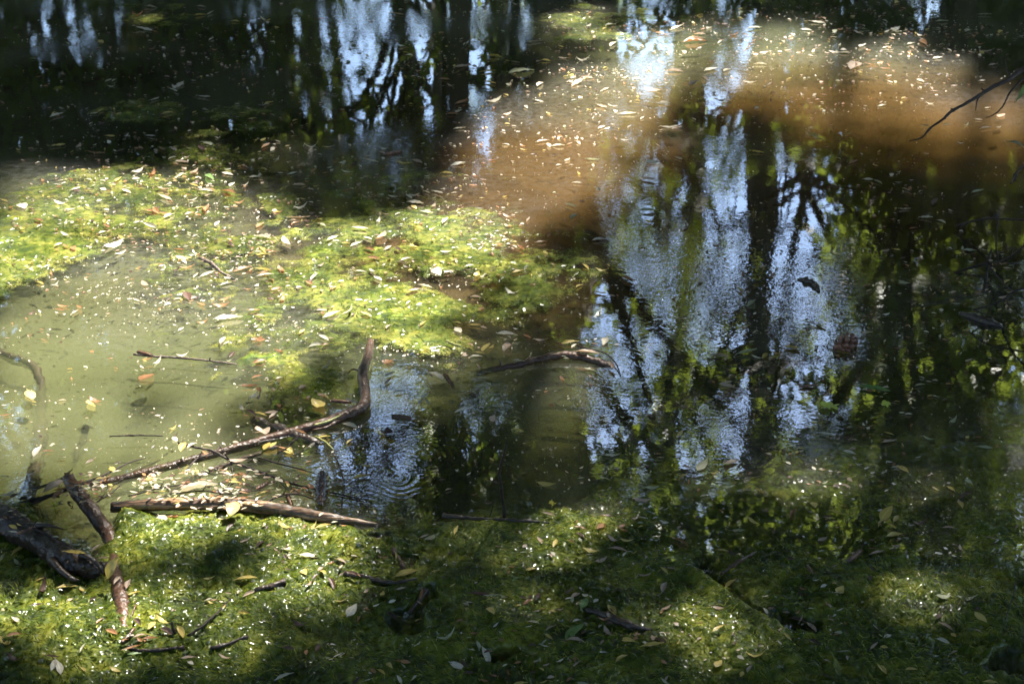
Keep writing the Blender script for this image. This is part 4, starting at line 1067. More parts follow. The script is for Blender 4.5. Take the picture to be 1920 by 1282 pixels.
M_SCALE = simple_mat('cone_scale', (.09, .036, .02), (.22, .10, .055), .4, 70)
M_SCALETIP = simple_mat('cone_scale_tip', (.50, .36, .28), (.66, .5, .4), .35, 80)
def pine_cone():
    a, b = at(1565, 653, .004), at(1610, 633, .016)
    L = (b - a).length * 1.0
    ax = (b - a).normalized()
    root = empty('pine_cone', a)
    rot = ax.to_track_quat('Z', 'Y')
    R0 = L * .36
    prof = lambda t: R0 * (math.sin(math.pi * min(1, t * .92 + .12)) ** .7)
    cv = [Vector((0, 0, L * t)) for t in np.linspace(0, 1, 10)]
    core = link('core', mesh_np('core', *tube_arrays(cv, [prof(t) * .42 + .001 for t in np.linspace(0, 1, 10)], 10, .05)), M_SCALE, root)
    core.rotation_mode = 'QUATERNION'; core.rotation_quaternion = rot
    # one scale: spoon-shaped with a thick pale lip
    w, l, th = .95, 1.6, .16
    v = [(-.3 * w, 0, -th), (.3 * w, 0, -th), (-.5 * w, l * .7, -th * .4), (.5 * w, l * .7, -th * .4), (-.28 * w, l, .12), (.28 * w, l, .12),
         (-.3 * w, 0, 0), (.3 * w, 0, 0), (-.5 * w, l * .7, th), (.5 * w, l * .7, th), (-.28 * w, l * .98, th * 1.7), (.28 * w, l * .98, th * 1.7)]
    f = [(0, 2, 3, 1), (2, 4, 5, 3), (6, 7, 9, 8), (8, 9, 11, 10), (4, 10, 11, 5), (0, 6, 8, 2), (2, 8, 10, 4), (1, 3, 9, 7), (3, 5, 11, 9), (0, 1, 7, 6)]
    me = mesh_np('scale', v, f, False)
    me.materials.append(M_SCALE); me.materials.append(M_SCALETIP)
    for i in (4, 3): me.polygons[i].material_index = 1
    N = 44
    for k in range(N):
        t = (k + .5) / N
        an = k * 2.39996
        r = prof(t)
        d = Vector((math.cos(an), math.sin(an), 0))
        y = (d * .92 + Vector((0, 0, .30 + .6 * t))).normalized()
        x = y.cross(d).normalized() if abs(y.dot(d)) < .99 else Vector((0, 0, 1))
        x = Vector((0, 0, 1)).cross(d).normalized()
        z = x.cross(y)
        s = r * .44 + L * .014
        o = bpy.data.objects.new('scale', me); C.objects.link(o); o.parent = root
        M = Matrix((x, y, -z)).transposed().to_4x4()
        M = rot.to_matrix().to_4x4() @ Matrix.Translation(d * r * .36 + Vector((0, 0, L * t * .93))) @ M @ Matrix.Scale(s, 4)
        o.matrix_local = M
    return tag(root, 'brown open pine cone floating on the dark water at right', 'pine cone')
pine_cone()

# ---------------------------------------------------------------- leaves
LEAVES = """A 0 0 2.981
1085 88 1148 80 y;745 155 845 168 w;548 225 575 238 yB;985 207 1003 192 w;1165 225 1195 212 w;1155 85 1195 65 g;1100 33 1150 40 p;815 35 875 40 p;740 85 800 68 o;425 180 485 178 w;1455 103 1510 112 y;1290 118 1335 122 y;1410 345 1425 322 w;585 462 625 442 g;625 458 653 442 g;600 483 642 478 w;943 497 980 490 w;965 500 990 515 w;990 490 1030 460 w;1098 535 1170 545 w;832 565 890 547 w;720 565 770 572 g;1478 582 1530 568 y;545 630 580 608 y;495 637 545 633 w;650 640 678 628 yB;622 630 650 640 o;900 640 968 627 y;1073 635 1098 622 y;1130 608 1165 617 g;278 658 355 633 w;330 600 362 610 g;288 638 315 622 y;550 702 590 683 b;500 698 520 682 w;1385 667 1435 660 y;585 757 640 765 y;693 765 717 747 w;810 757 865 763 w;272 818 360 810 y;480 850 580 858 o;425 830 450 800 p;640 855 698 830 b;888 822 917 843 o;948 820 987 848 p;1315 845 1335 828 yB;1105 812 1138 845 b;1120 795 1190 808 g;1460 830 1508 803 o;1510 845 1530 820 w;1700 820 1778 803 w;1803 820 1868 818 y;940 888 985 878 w;980 900 1050 910 p;1333 918 1380 935 o;1530 895 1562 878 w;733 968 803 937 w;835 985 865 945 o;1058 970 1110 942 p;1240 968 1300 977 w;1003 985 1028 967 w;1148 970 1195 1003 n;1395 987 1452 988 w;1610 977 1658 962 w;1738 968 1770 940 o;1640 1033 1705 1037 p;643 1018 680 990 y;1057 1028 1107 1042 y;1280 1047 1313 1020 w;1350 1037 1390 1022 w;390 1068 450 1045 w;870 1050 945 1060 pB;678 1062 730 1078 w;1112 1063 1190 1067 w;1240 1062 1313 1080 o;1053 1122 1107 1105 w;880 1090 955 1120 w;930 1118 970 1128 o;300 1127 382 1130 w;110 1130 140 1165 wB;0 1115 42 1128 y;365 1172 420 1162 w;1305 1135 1370 1118 o;1520 1192 1582 1178 o;1638 1167 1715 1140 w;1605 1215 1725 1213 p;860 1158 888 1192 o;1145 1185 1170 1143 o;1090 1165 1150 1155 y;810 1172 855 1185 o;1030 1200 1090 1188 o;1080 1195 1125 1205 o;910 1218 975 1190 w;885 1185 935 1198 o;190 1225 240 1237 o;358 1255 372 1230 w;205 1272 232 1255 w;748 1252 797 1233 b;798 1250 875 1275 w;575 1253 615 1273 o;1198 1262 1225 1235 w;1430 1278 1478 1243 o;1435 1225 1452 1208 w;1778 1250 1820 1262 w
B 640 0 2.981
933 400 1070 388 gB;265 73 345 82 o;628 385 713 362 p;780 402 860 395 y;793 455 860 468 y;705 478 752 487 g;785 480 818 484 y;548 440 605 448 o;590 472 630 478 p;483 440 507 420 o;820 313 893 320 y;755 320 792 308 y;803 575 893 545 w;438 598 475 605 o;635 582 710 565 o;690 565 712 545 o;587 637 645 638 o;637 632 675 615 p;630 720 692 715 w;1070 560 1127 567 w;1020 590 1042 607 w;1143 628 1180 638 y;902 643 950 628 p;1093 485 1130 460 w;1282 442 1310 428 w;1285 482 1352 452 p;1335 430 1410 435 p;1310 335 1385 322 w;1213 322 1270 325 p;1115 337 1165 340 y;1088 350 1115 338 p;940 345 995 350 p;1212 257 1242 265 y;1212 238 1240 222 p;1035 237 1120 227 p;1500 262 1537 237 w;1475 140 1535 135 w;1368 150 1395 135 w;1467 105 1515 92 p;1585 142 1615 132 w;1698 88 1740 90 w;1845 165 1908 145 w;1755 183 1810 188 o;1590 225 1630 222 p;1765 343 1805 355 p;1712 375 1728 393 w;1815 395 1905 400 p;1628 440 1672 438 w;1690 495 1790 505 p;1455 510 1495 492 p;1412 580 1482 605 p;1505 595 1545 590 p;1550 637 1642 635 w;1670 668 1692 655 w;1600 717 1622 700 w;1433 722 1475 703 w;1505 693 1535 697 w;1768 575 1835 577 w;1780 708 1900 702 w;1845 722 1905 710 p;1560 780 1612 783 w;1755 803 1778 820 w;1088 795 1160 785 p;1175 812 1245 813 w;1258 812 1292 798 o;1300 768 1322 782 w;1315 790 1335 807 w;1148 800 1165 825 w;995 808 1032 817 o;1250 900 1277 882 wB;1363 890 1440 895 g;1318 958 1332 978 y;1290 1020 1345 1025 w;1413 1045 1447 1065 w;1697 900 1775 908 w;1860 875 1905 893 w;1665 998 1758 1008 p;1240 1135 1315 1160 g;1278 1228 1322 1197 g;1660 1178 1765 1172 g;1695 1230 1727 1250 y;1037 1240 1055 1215 p;900 1198 968 1212 p;905 1253 965 1262 o;747 1205 773 1190 w;507 1065 567 1085 w;555 967 620 970 y;730 978 765 988 o;612 922 690 908 w;650 908 685 922 y;395 895 452 912 p;312 908 375 910 y;213 825 262 832 w;125 893 205 905 w;0 935 20 915 y;0 955 62 962 w;358 1085 395 1115 w;380 1092 435 1083 w;262 1095 328 1100 w;115 1097 175 1100 p;370 1130 455 1140 w;390 1147 420 1163 yB;362 1160 387 1165 o;433 1177 510 1195 w;505 1160 525 1135 p;10 1073 40 1058 o;298 1203 333 1188 w;195 1245 215 1215 w;562 1255 595 1217 w;60 1273 145 1280 w;405 1262 455 1280 y;630 1060 650 1046 p
C 1280 0 2.981
357 162 440 153 g;400 357 465 360 w;342 458 410 458 w;430 295 480 290 p;60 190 125 195 p;5 235 125 228 o;195 222 240 218 p;260 200 310 185 o;140 348 182 340 o;120 400 195 380 w;228 402 268 385 w;107 425 140 450 p;30 485 90 455 p;470 480 497 465 p;490 528 523 515 o;48 660 75 672 w;290 790 350 785 w;310 805 345 797 p;375 845 450 853 y;828 203 862 213 w;660 165 720 172 w;705 120 790 130 w;770 95 800 112 p;1117 110 1145 123 w;1160 167 1213 152 w;1160 172 1240 175 g;955 175 1010 180 w;985 268 1025 247 w;815 288 882 292 w;875 295 935 297 w;1015 355 1098 360 o;933 388 990 350 pB;975 395 1003 410 y;1103 380 1160 388 o;1375 78 1440 85 g;1415 118 1482 118 g;1578 182 1612 165 g;1647 80 1723 82 g;1330 220 1365 250 o;1270 258 1290 275 p;1133 277 1177 280 w;1150 205 1183 225 p;1255 250 1297 240 w;1398 328 1450 322 w;1632 243 1687 242 o;1865 196 1908 200 w;1662 283 1738 283 p;1710 365 1760 358 p;1305 440 1352 458 w;1137 450 1175 463 w;1653 455 1690 450 w;1357 577 1407 575 w;1090 595 1137 588 g;1223 555 1245 542 y;1323 700 1380 705 g;1455 700 1495 695 g;1572 703 1598 688 g;1662 720 1727 712 w;1750 713 1780 707 w;1630 667 1675 670 w;1687 605 1722 602 w;1762 655 1797 632 pB;687 742 757 770 y;740 775 795 785 y;900 750 943 742 y;1535 797 1575 797 w;930 915 980 897 o;1003 1003 1060 1003 w;1060 1005 1115 1028 g;1187 1018 1225 1018 g;1233 1143 1262 1158 o;1205 1168 1270 1165 w;1320 1213 1393 1220 w;1420 1230 1470 1245 w;1265 1278 1310 1272 o;1395 1145 1425 1112 b;820 1025 862 1038 p;1560 1090 1590 1078 g;1615 1080 1680 1062 g;937 1272 972 1258 g;675 1245 710 1270 y;1800 790 1905 812 gB
D 0 430 2.981
573 107 690 58 w;660 30 685 55 y;640 142 705 118 w;338 18 400 30 w;548 22 598 8 w;395 93 420 112 oB;350 85 390 97 o;300 95 350 75 p;975 15 1013 5 o;970 108 1027 117 o;730 78 762 68 o;980 155 1068 158 y;1012 172 1043 195 w;1003 215 1090 200 o;957 238 1005 210 b;1080 275 1108 247 w;1110 268 1205 235 w;1195 243 1235 238 o;1300 235 1405 207 o;1395 240 1418 215 o;1262 240 1308 215 w;1420 218 1510 230 y;1447 247 1510 233 o;1435 262 1525 250 w;1228 310 1290 297 w;1032 345 1058 395 bB;198 290 243 310 y;282 317 328 293 w;790 285 830 320 p;740 388 780 403 w;318 423 387 430 o;303 448 357 453 o;425 420 455 450 o;400 475 440 450 p;150 480 193 453 b;1097 405 1145 430 o;1128 405 1147 392 w;1185 425 1282 412 o;1222 400 1282 378 o;1290 460 1315 435 p;1380 455 1450 448 o;1418 480 1478 487 p;1097 523 1168 503 o;1200 510 1350 490 w;993 570 1028 548 w;1228 645 1260 600 w;1510 343 1573 325 o;1570 405 1585 372 o;1550 205 1592 235 o;1475 118 1540 125 o;1447 97 1482 130 y;1425 38 1512 50 w;1577 42 1622 88 w;1665 80 1685 62 w;1825 65 1890 38 w;1703 288 1747 310 o;1735 283 1775 252 w;1843 340 1883 315 o;1772 205 1813 187 p;1757 452 1823 452 w;1803 490 1897 457 w;1670 588 1705 558 y;1780 592 1835 620 w;1725 655 1800 643 w;1795 648 1838 637 o;985 705 1057 690 w;775 848 860 795 oB;852 757 905 712 w;792 730 855 715 o;1275 715 1310 680 b;1533 670 1590 680 o;1410 743 1483 730 o;1405 830 1465 818 o;1800 782 1840 757 w;1832 750 1845 730 p;1332 878 1435 875 o;1430 880 1460 915 o;1388 950 1440 908 w;1425 957 1455 915 p;1337 980 1372 1012 w;1375 1010 1430 1045 b;1418 1022 1487 1040 y;1475 1025 1552 1022 p;1500 1057 1545 1025 p;1740 957 1815 1000 yB;1773 918 1830 927 o;150 895 180 945 yB;485 952 528 992 yB;497 942 565 963 o;943 1122 988 1092 y;965 1155 987 1180 wB;965 1158 993 1138 b;1007 1245 1040 1187 y;1045 1222 1097 1192 p;1130 1203 1185 1213 p;1128 1235 1158 1260 o;1470 1227 1510 1190 yB;1508 1215 1545 1185 yB;1580 1240 1640 1255 y;1597 1217 1640 1250 y;1545 1213 1597 1225 o;1643 1118 1710 1142 o;1777 1160 1843 1155 y;180 1275 235 1213 w;233 1243 298 1237 o;0 1040 60 1030 o;1668 890 1710 868 pB
E 640 430 2.981
0 75 45 80 y;200 62 250 20 pB;125 42 170 58 w;125 105 185 120 o;50 95 118 70 w;297 97 328 122 b;235 113 280 93 p;327 178 388 160 w;145 155 213 168 o;507 207 553 250 wB;573 245 633 233 p;155 220 195 240 w;75 235 137 235 w;178 263 225 288 w;378 92 430 100 y;553 122 615 123 w;837 125 858 147 o;690 208 740 200 w;748 270 768 240 yB;862 248 888 263 o;955 243 1017 230 y;913 338 988 353 w;1127 118 1157 138 y;978 85 1022 122 o;955 90 990 110 p;1083 72 1143 67 p;1403 62 1468 55 w;1435 42 1475 57 p;1310 328 1353 305 y;1345 195 1383 222 y;1420 222 1490 225 y;1560 257 1632 290 o;1403 348 1475 360 y;1490 365 1530 375 p;1530 210 1580 220 p;430 312 503 323 w;362 348 440 332 p;360 420 387 400 w;673 470 692 490 w;440 540 473 513 y;632 543 668 577 wB;625 513 668 528 y;250 557 275 530 p;105 465 165 480 y;770 450 795 432 oB;722 375 778 380 p;708 533 775 537 y;775 543 812 553 p;872 580 978 587 w;925 593 947 607 w;1015 588 1058 607 o;788 683 828 635 yB;825 667 853 643 y;742 685 800 695 y;715 715 785 708 w;905 685 945 632 pB;1075 618 1150 613 p;1170 625 1255 662 b;1225 638 1323 623 y;1285 663 1315 640 w;1460 650 1475 600 w;1310 683 1435 690 p;1667 605 1712 580 y;1853 645 1895 683 y;1735 673 1783 697 w;960 733 1025 733 w;753 752 775 780 p;460 655 497 672 y;240 820 300 795 w;240 870 280 832 p;290 913 357 903 w;470 800 573 842 w;425 978 455 945 w;460 945 490 975 w;445 950 490 915 w;833 1078 857 1035 pB;633 1022 695 1007 w;952 1120 1017 1128 y;1475 945 1503 972 p;1358 777 1420 792 g;1490 735 1527 783 p;1705 1078 1752 1103 y;1525 1135 1583 1172 y;1877 1162 1908 1130 y;1460 1260 1530 1265 w;1220 818 1250 847 o;28 1200 65 1170 y;5 1085 90 1112 w
F 1280 430 2.981
87 303 108 273 w;297 322 337 355 y;425 215 465 207 p;492 270 515 250 o;360 430 405 392 g;135 700 250 710 p;235 735 252 710 p;385 705 445 720 w;443 720 470 688 y;300 700 410 678 g;568 655 660 670 y;733 530 805 550 y;868 517 895 545 y;855 687 922 692 y;997 585 1060 573 p;567 798 603 770 y;683 1008 730 1000 w;707 1035 768 1048 w;205 870 293 885 p;753 1137 850 1155 w;860 1157 965 1153 b;1203 285 1270 305 g;1565 117 1640 115 g;1110 1197 1195 1175 p;1125 1132 1180 1150 y;1750 997 1812 1027 g;1298 875 1353 865 g;1490 1082 1530 1048 g;1563 573 1608 548 y;1798 303 1830 282 y;1342 1160 1415 1170 g;895 1240 965 1255 w;1515 1215 1560 1243 g;1637 1217 1727 1220 g;117 962 170 952 y
G 0 860 3.0375
315 18 373 15 y;480 30 537 3 p;625 40 648 72 yB;637 78 688 67 w;0 102 38 101 w;238 190 397 110 p;305 185 395 170 o;290 220 387 183 o;0 215 95 178 w;385 178 443 215 p;385 130 450 145 o;1015 190 1228 150 w;1310 97 1410 90 o;1300 132 1367 137 y;1252 142 1310 172 w;1305 8 1405 5 p;1330 235 1410 220 o;897 302 940 375 wB;1305 320 1343 240 yB;945 335 1030 328 o;1255 345 1340 325 p;1312 418 1385 400 y;1350 487 1420 458 p;1290 415 1335 370 b;62 548 173 487 y;77 573 123 603 g;0 597 28 535 g;185 642 210 595 y;50 410 100 425 w;360 528 478 545 y;513 540 582 485 p;545 565 620 570 p;325 738 437 722 y;222 778 258 678 b;203 700 258 670 y;452 728 482 755 y;727 772 797 758 y;645 713 690 668 p;715 745 745 685 p;0 865 47 840 y;375 820 417 783 p;63 895 108 933 w;545 945 590 903 o;30 1020 118 990 o;0 1018 58 1067 yB;838 978 883 915 y;885 897 960 932 y;760 905 803 952 b;1007 950 1045 1018 y;908 968 987 1003 b;600 965 670 1010 o;760 1010 835 1000 p;813 1022 897 1022 o;693 1088 800 1065 o;452 1098 490 1055 w;727 1115 803 1100 n;287 1205 315 1140 w;315 1145 345 1220 w;250 1118 330 1132 b;455 1183 490 1210 y;625 1190 688 1205 y;1030 1135 1113 1130 p;1155 685 1225 668 y;1337 685 1457 682 y;1382 780 1457 757 p;1355 863 1420 890 y;1243 1120 1318 1128 p;165 838 250 825 b;503 808 550 790 b;40 1115 130 1145 b
H 480 860 3.0375
0 207 65 185 y;120 362 203 390 y;305 398 345 358 y;335 392 425 377 y;247 548 360 557 w;253 610 287 665 yB;360 630 402 660 y;400 155 500 130 p;395 152 500 150 w;550 115 645 95 y;597 150 648 138 g;600 37 660 33 y;783 205 858 208 y;392 120 415 93 yB;295 145 327 175 oB;512 140 552 113 p;1128 442 1152 380 y;960 457 1043 428 g;925 447 983 437 p;685 455 743 456 p;1318 582 1378 610 y;985 645 1070 642 y;790 668 918 640 y;708 790 727 743 y;443 810 523 795 y;515 900 573 825 wB;793 745 850 735 p;1298 785 1423 793 g;1187 848 1235 873 y;1315 830 1357 887 yB;1210 770 1330 777 b;735 880 803 910 b;123 1010 165 980 w;207 922 292 948 b;573 922 600 897 o;410 680 445 735 b;283 725 320 692 p;322 690 358 652 b;480 510 503 547 b;0 515 50 462 b;447 568 510 590 p;507 645 595 667 b;1030 1030 1133 980 g;850 1020 940 1077 w;143 1070 215 1085 b;340 1103 365 1050 b;577 1072 660 1037 b;430 1158 505 1105 w;740 1150 777 1192 yB;688 1198 735 1225 y;105 1250 213 1222 w;610 1270 663 1248 w;800 1235 830 1282 w;1283 1080 1327 1165 w;1100 1160 1197 1190 w;1165 1150 1210 1185 b;1180 1227 1255 1213 b;1255 1035 1275 1085 g;548 1282 595 1240 b;930 795 950 745 o
I 960 860 3.0375
442 30 480 10 y;143 133 245 147 y;962 38 1018 58 p;1050 68 1113 5 gB;1205 37 1290 7 p;950 118 1000 83 y;1305 195 1353 160 y;1387 170 1440 197 y;1073 215 1128 205 w;760 165 835 158 g;690 230 790 232 p;170 308 240 318 p;350 390 425 398 o;480 408 538 363 oB;363 415 410 455 b;598 388 663 420 o;232 503 253 455 y;140 440 172 485 p;540 440 610 465 p;615 460 690 460 y;550 508 650 525 p;630 555 653 532 w;405 517 490 520 y;473 588 538 560 p;315 462 355 475 o;910 445 1005 497 o;1340 332 1405 373 y;1238 410 1320 410 g;1160 520 1232 525 y;1230 515 1275 555 b;718 657 803 653 p;843 617 887 653 y;862 620 928 627 p;990 613 1050 617 w;25 565 60 588 y;75 640 138 620 y;0 712 38 667 n;333 790 388 758 p;303 765 352 740 b;1210 733 1277 693 y;1143 835 1205 855 p;848 765 880 705 p;850 860 903 832 p;545 830 590 885 yB;390 850 425 790 nB;65 832 118 797 o;130 810 158 757 b;487 915 567 897 o;520 955 567 1003 p;193 978 250 937 p;185 995 232 1025 y;90 930 180 938 g;298 1030 415 950 n;315 1035 405 1030 p;612 1025 697 1045 y;735 1070 855 1053 y;805 1020 877 1050 b;1140 980 1213 950 y;1400 880 1455 910 y;1333 1117 1440 1103 y;1157 1187 1193 1140 yB;1338 1215 1365 1178 p;1250 1060 1280 1030 b;587 1160 657 1115 y;335 1190 392 1155 p;0 1277 85 1280 y;845 1255 905 1280 g;370 1275 440 1282 g;40 790 85 785 b;990 735 1028 715 b
J 1440 860 3.0375
730 40 800 80 y;1120 112 1168 150 g;1013 155 1067 190 y;943 163 973 178 y;408 147 468 160 p;222 140 248 144 o;1090 230 1170 187 b;1083 232 1110 277 yB;173 225 235 222 g;250 238 272 277 yB;55 223 105 260 y;120 337 160 280 o;355 297 433 322 y;298 340 370 325 b;712 360 740 318 y;628 388 660 345 y;672 362 730 400 y;673 447 762 422 y;285 468 337 443 pB;822 367 905 347 b;577 547 657 523 p;577 607 627 643 b;990 393 1070 393 p;1088 485 1110 530 p;1240 445 1307 457 p;1407 397 1455 370 p;390 775 427 730 yB;952 790 1037 770 g;1075 793 1185 782 g;1170 870 1248 927 yB;1427 780 1447 815 nB;970 938 1055 970 p;1038 985 1072 1015 yB;1155 960 1223 1000 p;953 1027 1037 1048 w;1040 1107 1080 1095 p;112 905 213 932 b;217 930 275 990 p;90 995 137 1027 y;230 1022 295 1060 b;580 1088 625 1048 p;397 1092 467 1100 g;700 917 738 930 p;620 1165 675 1223 yB;780 1203 848 1195 y;308 1220 375 1245 b;97 1258 158 1280 g;960 918 990 880 b;1225 1273 1300 1270 y"""
COLS = {'w': ('cream', (.56, .50, .37), (.72, .66, .52), (.46, .40, .24)), 'y': ('yellow', (.46, .34, .075), (.60, .48, .15), (.48, .34, .06)), 'g': ('grey green', (.28, .29, .17), (.42, .42, .27), (.25, .27, .10)),
        'o': ('orange brown', (.24, .11, .045), (.38, .20, .085), (.28, .11, .03)), 'b': ('dark brown', (.055, .030, .022), (.12, .065, .045), (.06, .03, .015)), 'p': ('pinkish tan', (.36, .26, .18), (.54, .41, .30), (.30, .19, .10)),
        'l': ('lime green', (.50, .58, .08), (.60, .66, .12), (.50, .58, .06)),
        'n': ('green', (.10, .19, .05), (.19, .29, .09), (.16, .28, .05))}
def blade_material(name, a, b, tr):
    nt = NT(name)
    oi = nt.n('ShaderNodeObjectInfo').outputs['Random']
    isl = nt.n('ShaderNodeNewGeometry').outputs['Random Per Island']
    r = nt.math('FRACT', nt.math('ADD', nt.math('MULTIPLY', oi, 3.7), nt.math('MULTIPLY', isl, 1.0)))
    col = nt.mix(r, a, b)
    pos = nt.coord()
    f = nt.noise(130, 2, .6, pos)
    col = nt.mix(nt.ramp(f, [(.56, 0.0), (.72, .55)]), col, (a[0] * .45, a[1] * .35, a[2] * .35))
    uvn = nt.n('ShaderNodeUVMap').outputs[0]
    sp = nt.n('ShaderNodeSeparateXYZ'); nt.l(uvn, sp.inputs[0])
    mid = nt.math('ABSOLUTE', nt.math('SUBTRACT', sp.outputs[1], .5))
    rib = nt.math('LESS_THAN', mid, .045)
    vein = nt.math('PINGPONG', nt.math('ADD', nt.math('MULTIPLY', sp.outputs[0], 11), nt.math('MULTIPLY', mid, -6)), .5)
    veins = nt.math('LESS_THAN', vein, .07)
    col = nt.mix(nt.math('MULTIPLY', nt.math('MAXIMUM', rib, nt.math('MULTIPLY', veins, .4)), .55), col, tuple(min(1, x * 1.25 + .03) for x in b))
    edge = nt.math('GREATER_THAN', nt.math('ADD', mid, nt.math('MULTIPLY', f, .16)), .52)
    col = nt.mix(nt.math('MULTIPLY', edge, .5), col, (a[0] * .5, a[1] * .38, a[2] * .35))
    p = pbsdf(nt, col, .42, nt.bump(veins, .0006), .45)
    t = nt.n('ShaderNodeBsdfTranslucent'); t.inputs[0].default_value = (*tr, 1)
    return nt.surf(nt.mixsh(.3, p, t.outputs[0]))
M_LEAF = {k: blade_material('leaf_' + c[0].replace(' ', '_'), c[1], c[2], c[3]) for k, c in COLS.items()}
def blade_arrays(wr, curl, fold, bend, seg=9, twist=0.0, peak=.45):
    """unit-long leaf along +X: petiole, pointed blade folded at the midrib"""
    V, UV, Fq = [], [], []
    x0 = .07
    for i in range(seg + 1):
        t = i / seg
        w = wr * .5 * (math.sin(math.pi * t ** (math.log(.5) / math.log(peak))) ** .85 if 0 < t < 1 else 0) + .004
        cx = x0 + (1 - x0) * t
        cyy = bend * math.sin(math.pi * t)
        cz = curl * (4 * (t - .5) ** 2 - .3) * .25
        tw = twist * (t - .5)
        for s in (-1, -.5, 0, .5, 1):
            off = s * w
            z = cz + fold * abs(s) * w * (1.0 - .25 * abs(s)) + tw * off + .012 * math.sin(t * 19 + s * 2)
            V.append((cx, cyy + off, z)); UV.append((t, .5 + s * .5))
    for i in range(seg):
        for k in range(4):
            a = i * 5 + k
            Fq.append((a, a + 5, a + 6, a + 1))
    n0 = len(V)   # petiole
    for x, z in ((0, .012), (x0 + .03, curl * .17)):
        for dy, dz in ((-.007, 0), (.007, 0), (.007, .012), (-.007, .012)):
            V.append((x, dy, z + dz - .004)); UV.append((0, .5))
    for k in range(4):
        k2 = (k + 1) % 4
        Fq.append((n0 + k, n0 + k2, n0 + 4 + k2, n0 + 4 + k))
    V = np.array(V); V[:, 0] -= .5
    return V, np.array(Fq), np.array(UV)
def blade_mesh(name, arr):
    V, Fq, UV = arr
    me = mesh_np(name, V, Fq)
    l = me.uv_layers.new(name='UVMap')
    l.data.foreach_set('uv', UV[Fq.ravel()].astype(np.float32).ravel())
    return me
SHAPES = {False: [], True: []}
r_ = np.random.default_rng(77)
for k in range(8):
    SHAPES[False].append(blade_arrays(r_.uniform(.22, .33), r_.uniform(-.5, 1.1), r_.uniform(-.2, .9), r_.uniform(-.07, .07), twist=r_.uniform(-.8, .8), peak=r_.uniform(.4, .52)))
    SHAPES[True].append(blade_arrays(r_.uniform(.42, .54), r_.uniform(-.4, .8), r_.uniform(-.1, .5), r_.uniform(-.04, .04), twist=r_.uniform(-.5, .5), peak=r_.uniform(.4, .5)))
MESH = {b: [blade_mesh('fallen_leaf', a) for a in SHAPES[b]] for b in SHAPES}
items = []
for line in LEAVES.strip().splitlines():
    if line[0].isalpha():
        _, ox, oy, s = line.split(); ox, oy, s = float(ox), float(oy), float(s); continue
    for e in line.split(';'):
        a = e.split()
        x1, y1, x2, y2 = ox + float(a[0]) / s, oy + float(a[1]) / s, ox + float(a[2]) / s, oy + float(a[3]) / s
        items.append((x1, y1, x2, y2, a[4][0], 'B' in a[4]))
items.sort(key=lambda t: -math.hypot(t[2] - t[0], (t[3] - t[1]) * 1.6))
LANDMARKS = [('the pine cone', 1587, 640), ('the arched branch', 1050, 672), ('the upright twig', 945, 900), ('the weathered log', 450, 952), ('the rotten trunk', 120, 1030), ('the muddy catkin', 602, 915),
             ('the straight floating twig', 340, 672), ('the bright maple leaf', 1555, 766), ('the bent branch tip', 690, 660), ('the ripples', 740, 890), ('the sunken bark log', 225, 1130), ('the mat crack', 1370, 1110),
             ('the thorny twig', 1790, 205), ('the tangled twigs', 1850, 500), ('the water hole', 772, 1165), ('the crooked stick', 395, 495), ('the bark strip', 1515, 530), ('the sunlit algae', 560, 1045), ('the algae raft', 800, 560),
             ('the brown water', 1000, 330), ('the black water', 330, 130), ('the left algae', 90, 430), ('the top edge', 800, 20), ('the top right corner', 1880, 20), ('the bottom right corner', 1880, 1250), ('the bottom edge', 1100, 1270),
             ('the flower head', 1600, 1040), ('the bowed branch', 70, 760), ('the widest trunk', 1410, 300), ('the buried branch', 1160, 1160), ('the bottom left corner', 30, 1260), ('the sky reflection', 690, 150)]
ORD = ['', 'second ', 'third ', 'fourth ', 'fifth ', 'sixth ', 'seventh ', 'eighth ', 'ninth ', 'tenth ', 'eleventh ', 'twelfth ']
def where(u, v):
    nm, lu, lv = min(LANDMARKS, key=lambda l: math.hypot(l[1] - u, (l[2] - v) * 1.5))
    du, dv = u - lu, (v - lv) * 1.5
    an = math.degrees(math.atan2(dv, du)) % 360
    d = ['right of', 'lower right of', 'below', 'lower left of', 'left of', 'upper left of', 'above', 'upper right of'][int((an + 22.5) // 45) % 8]
    if 'corner' in nm or 'edge' in nm: d = 'near'
    return nm, d, math.hypot(du, dv)
SPX = None
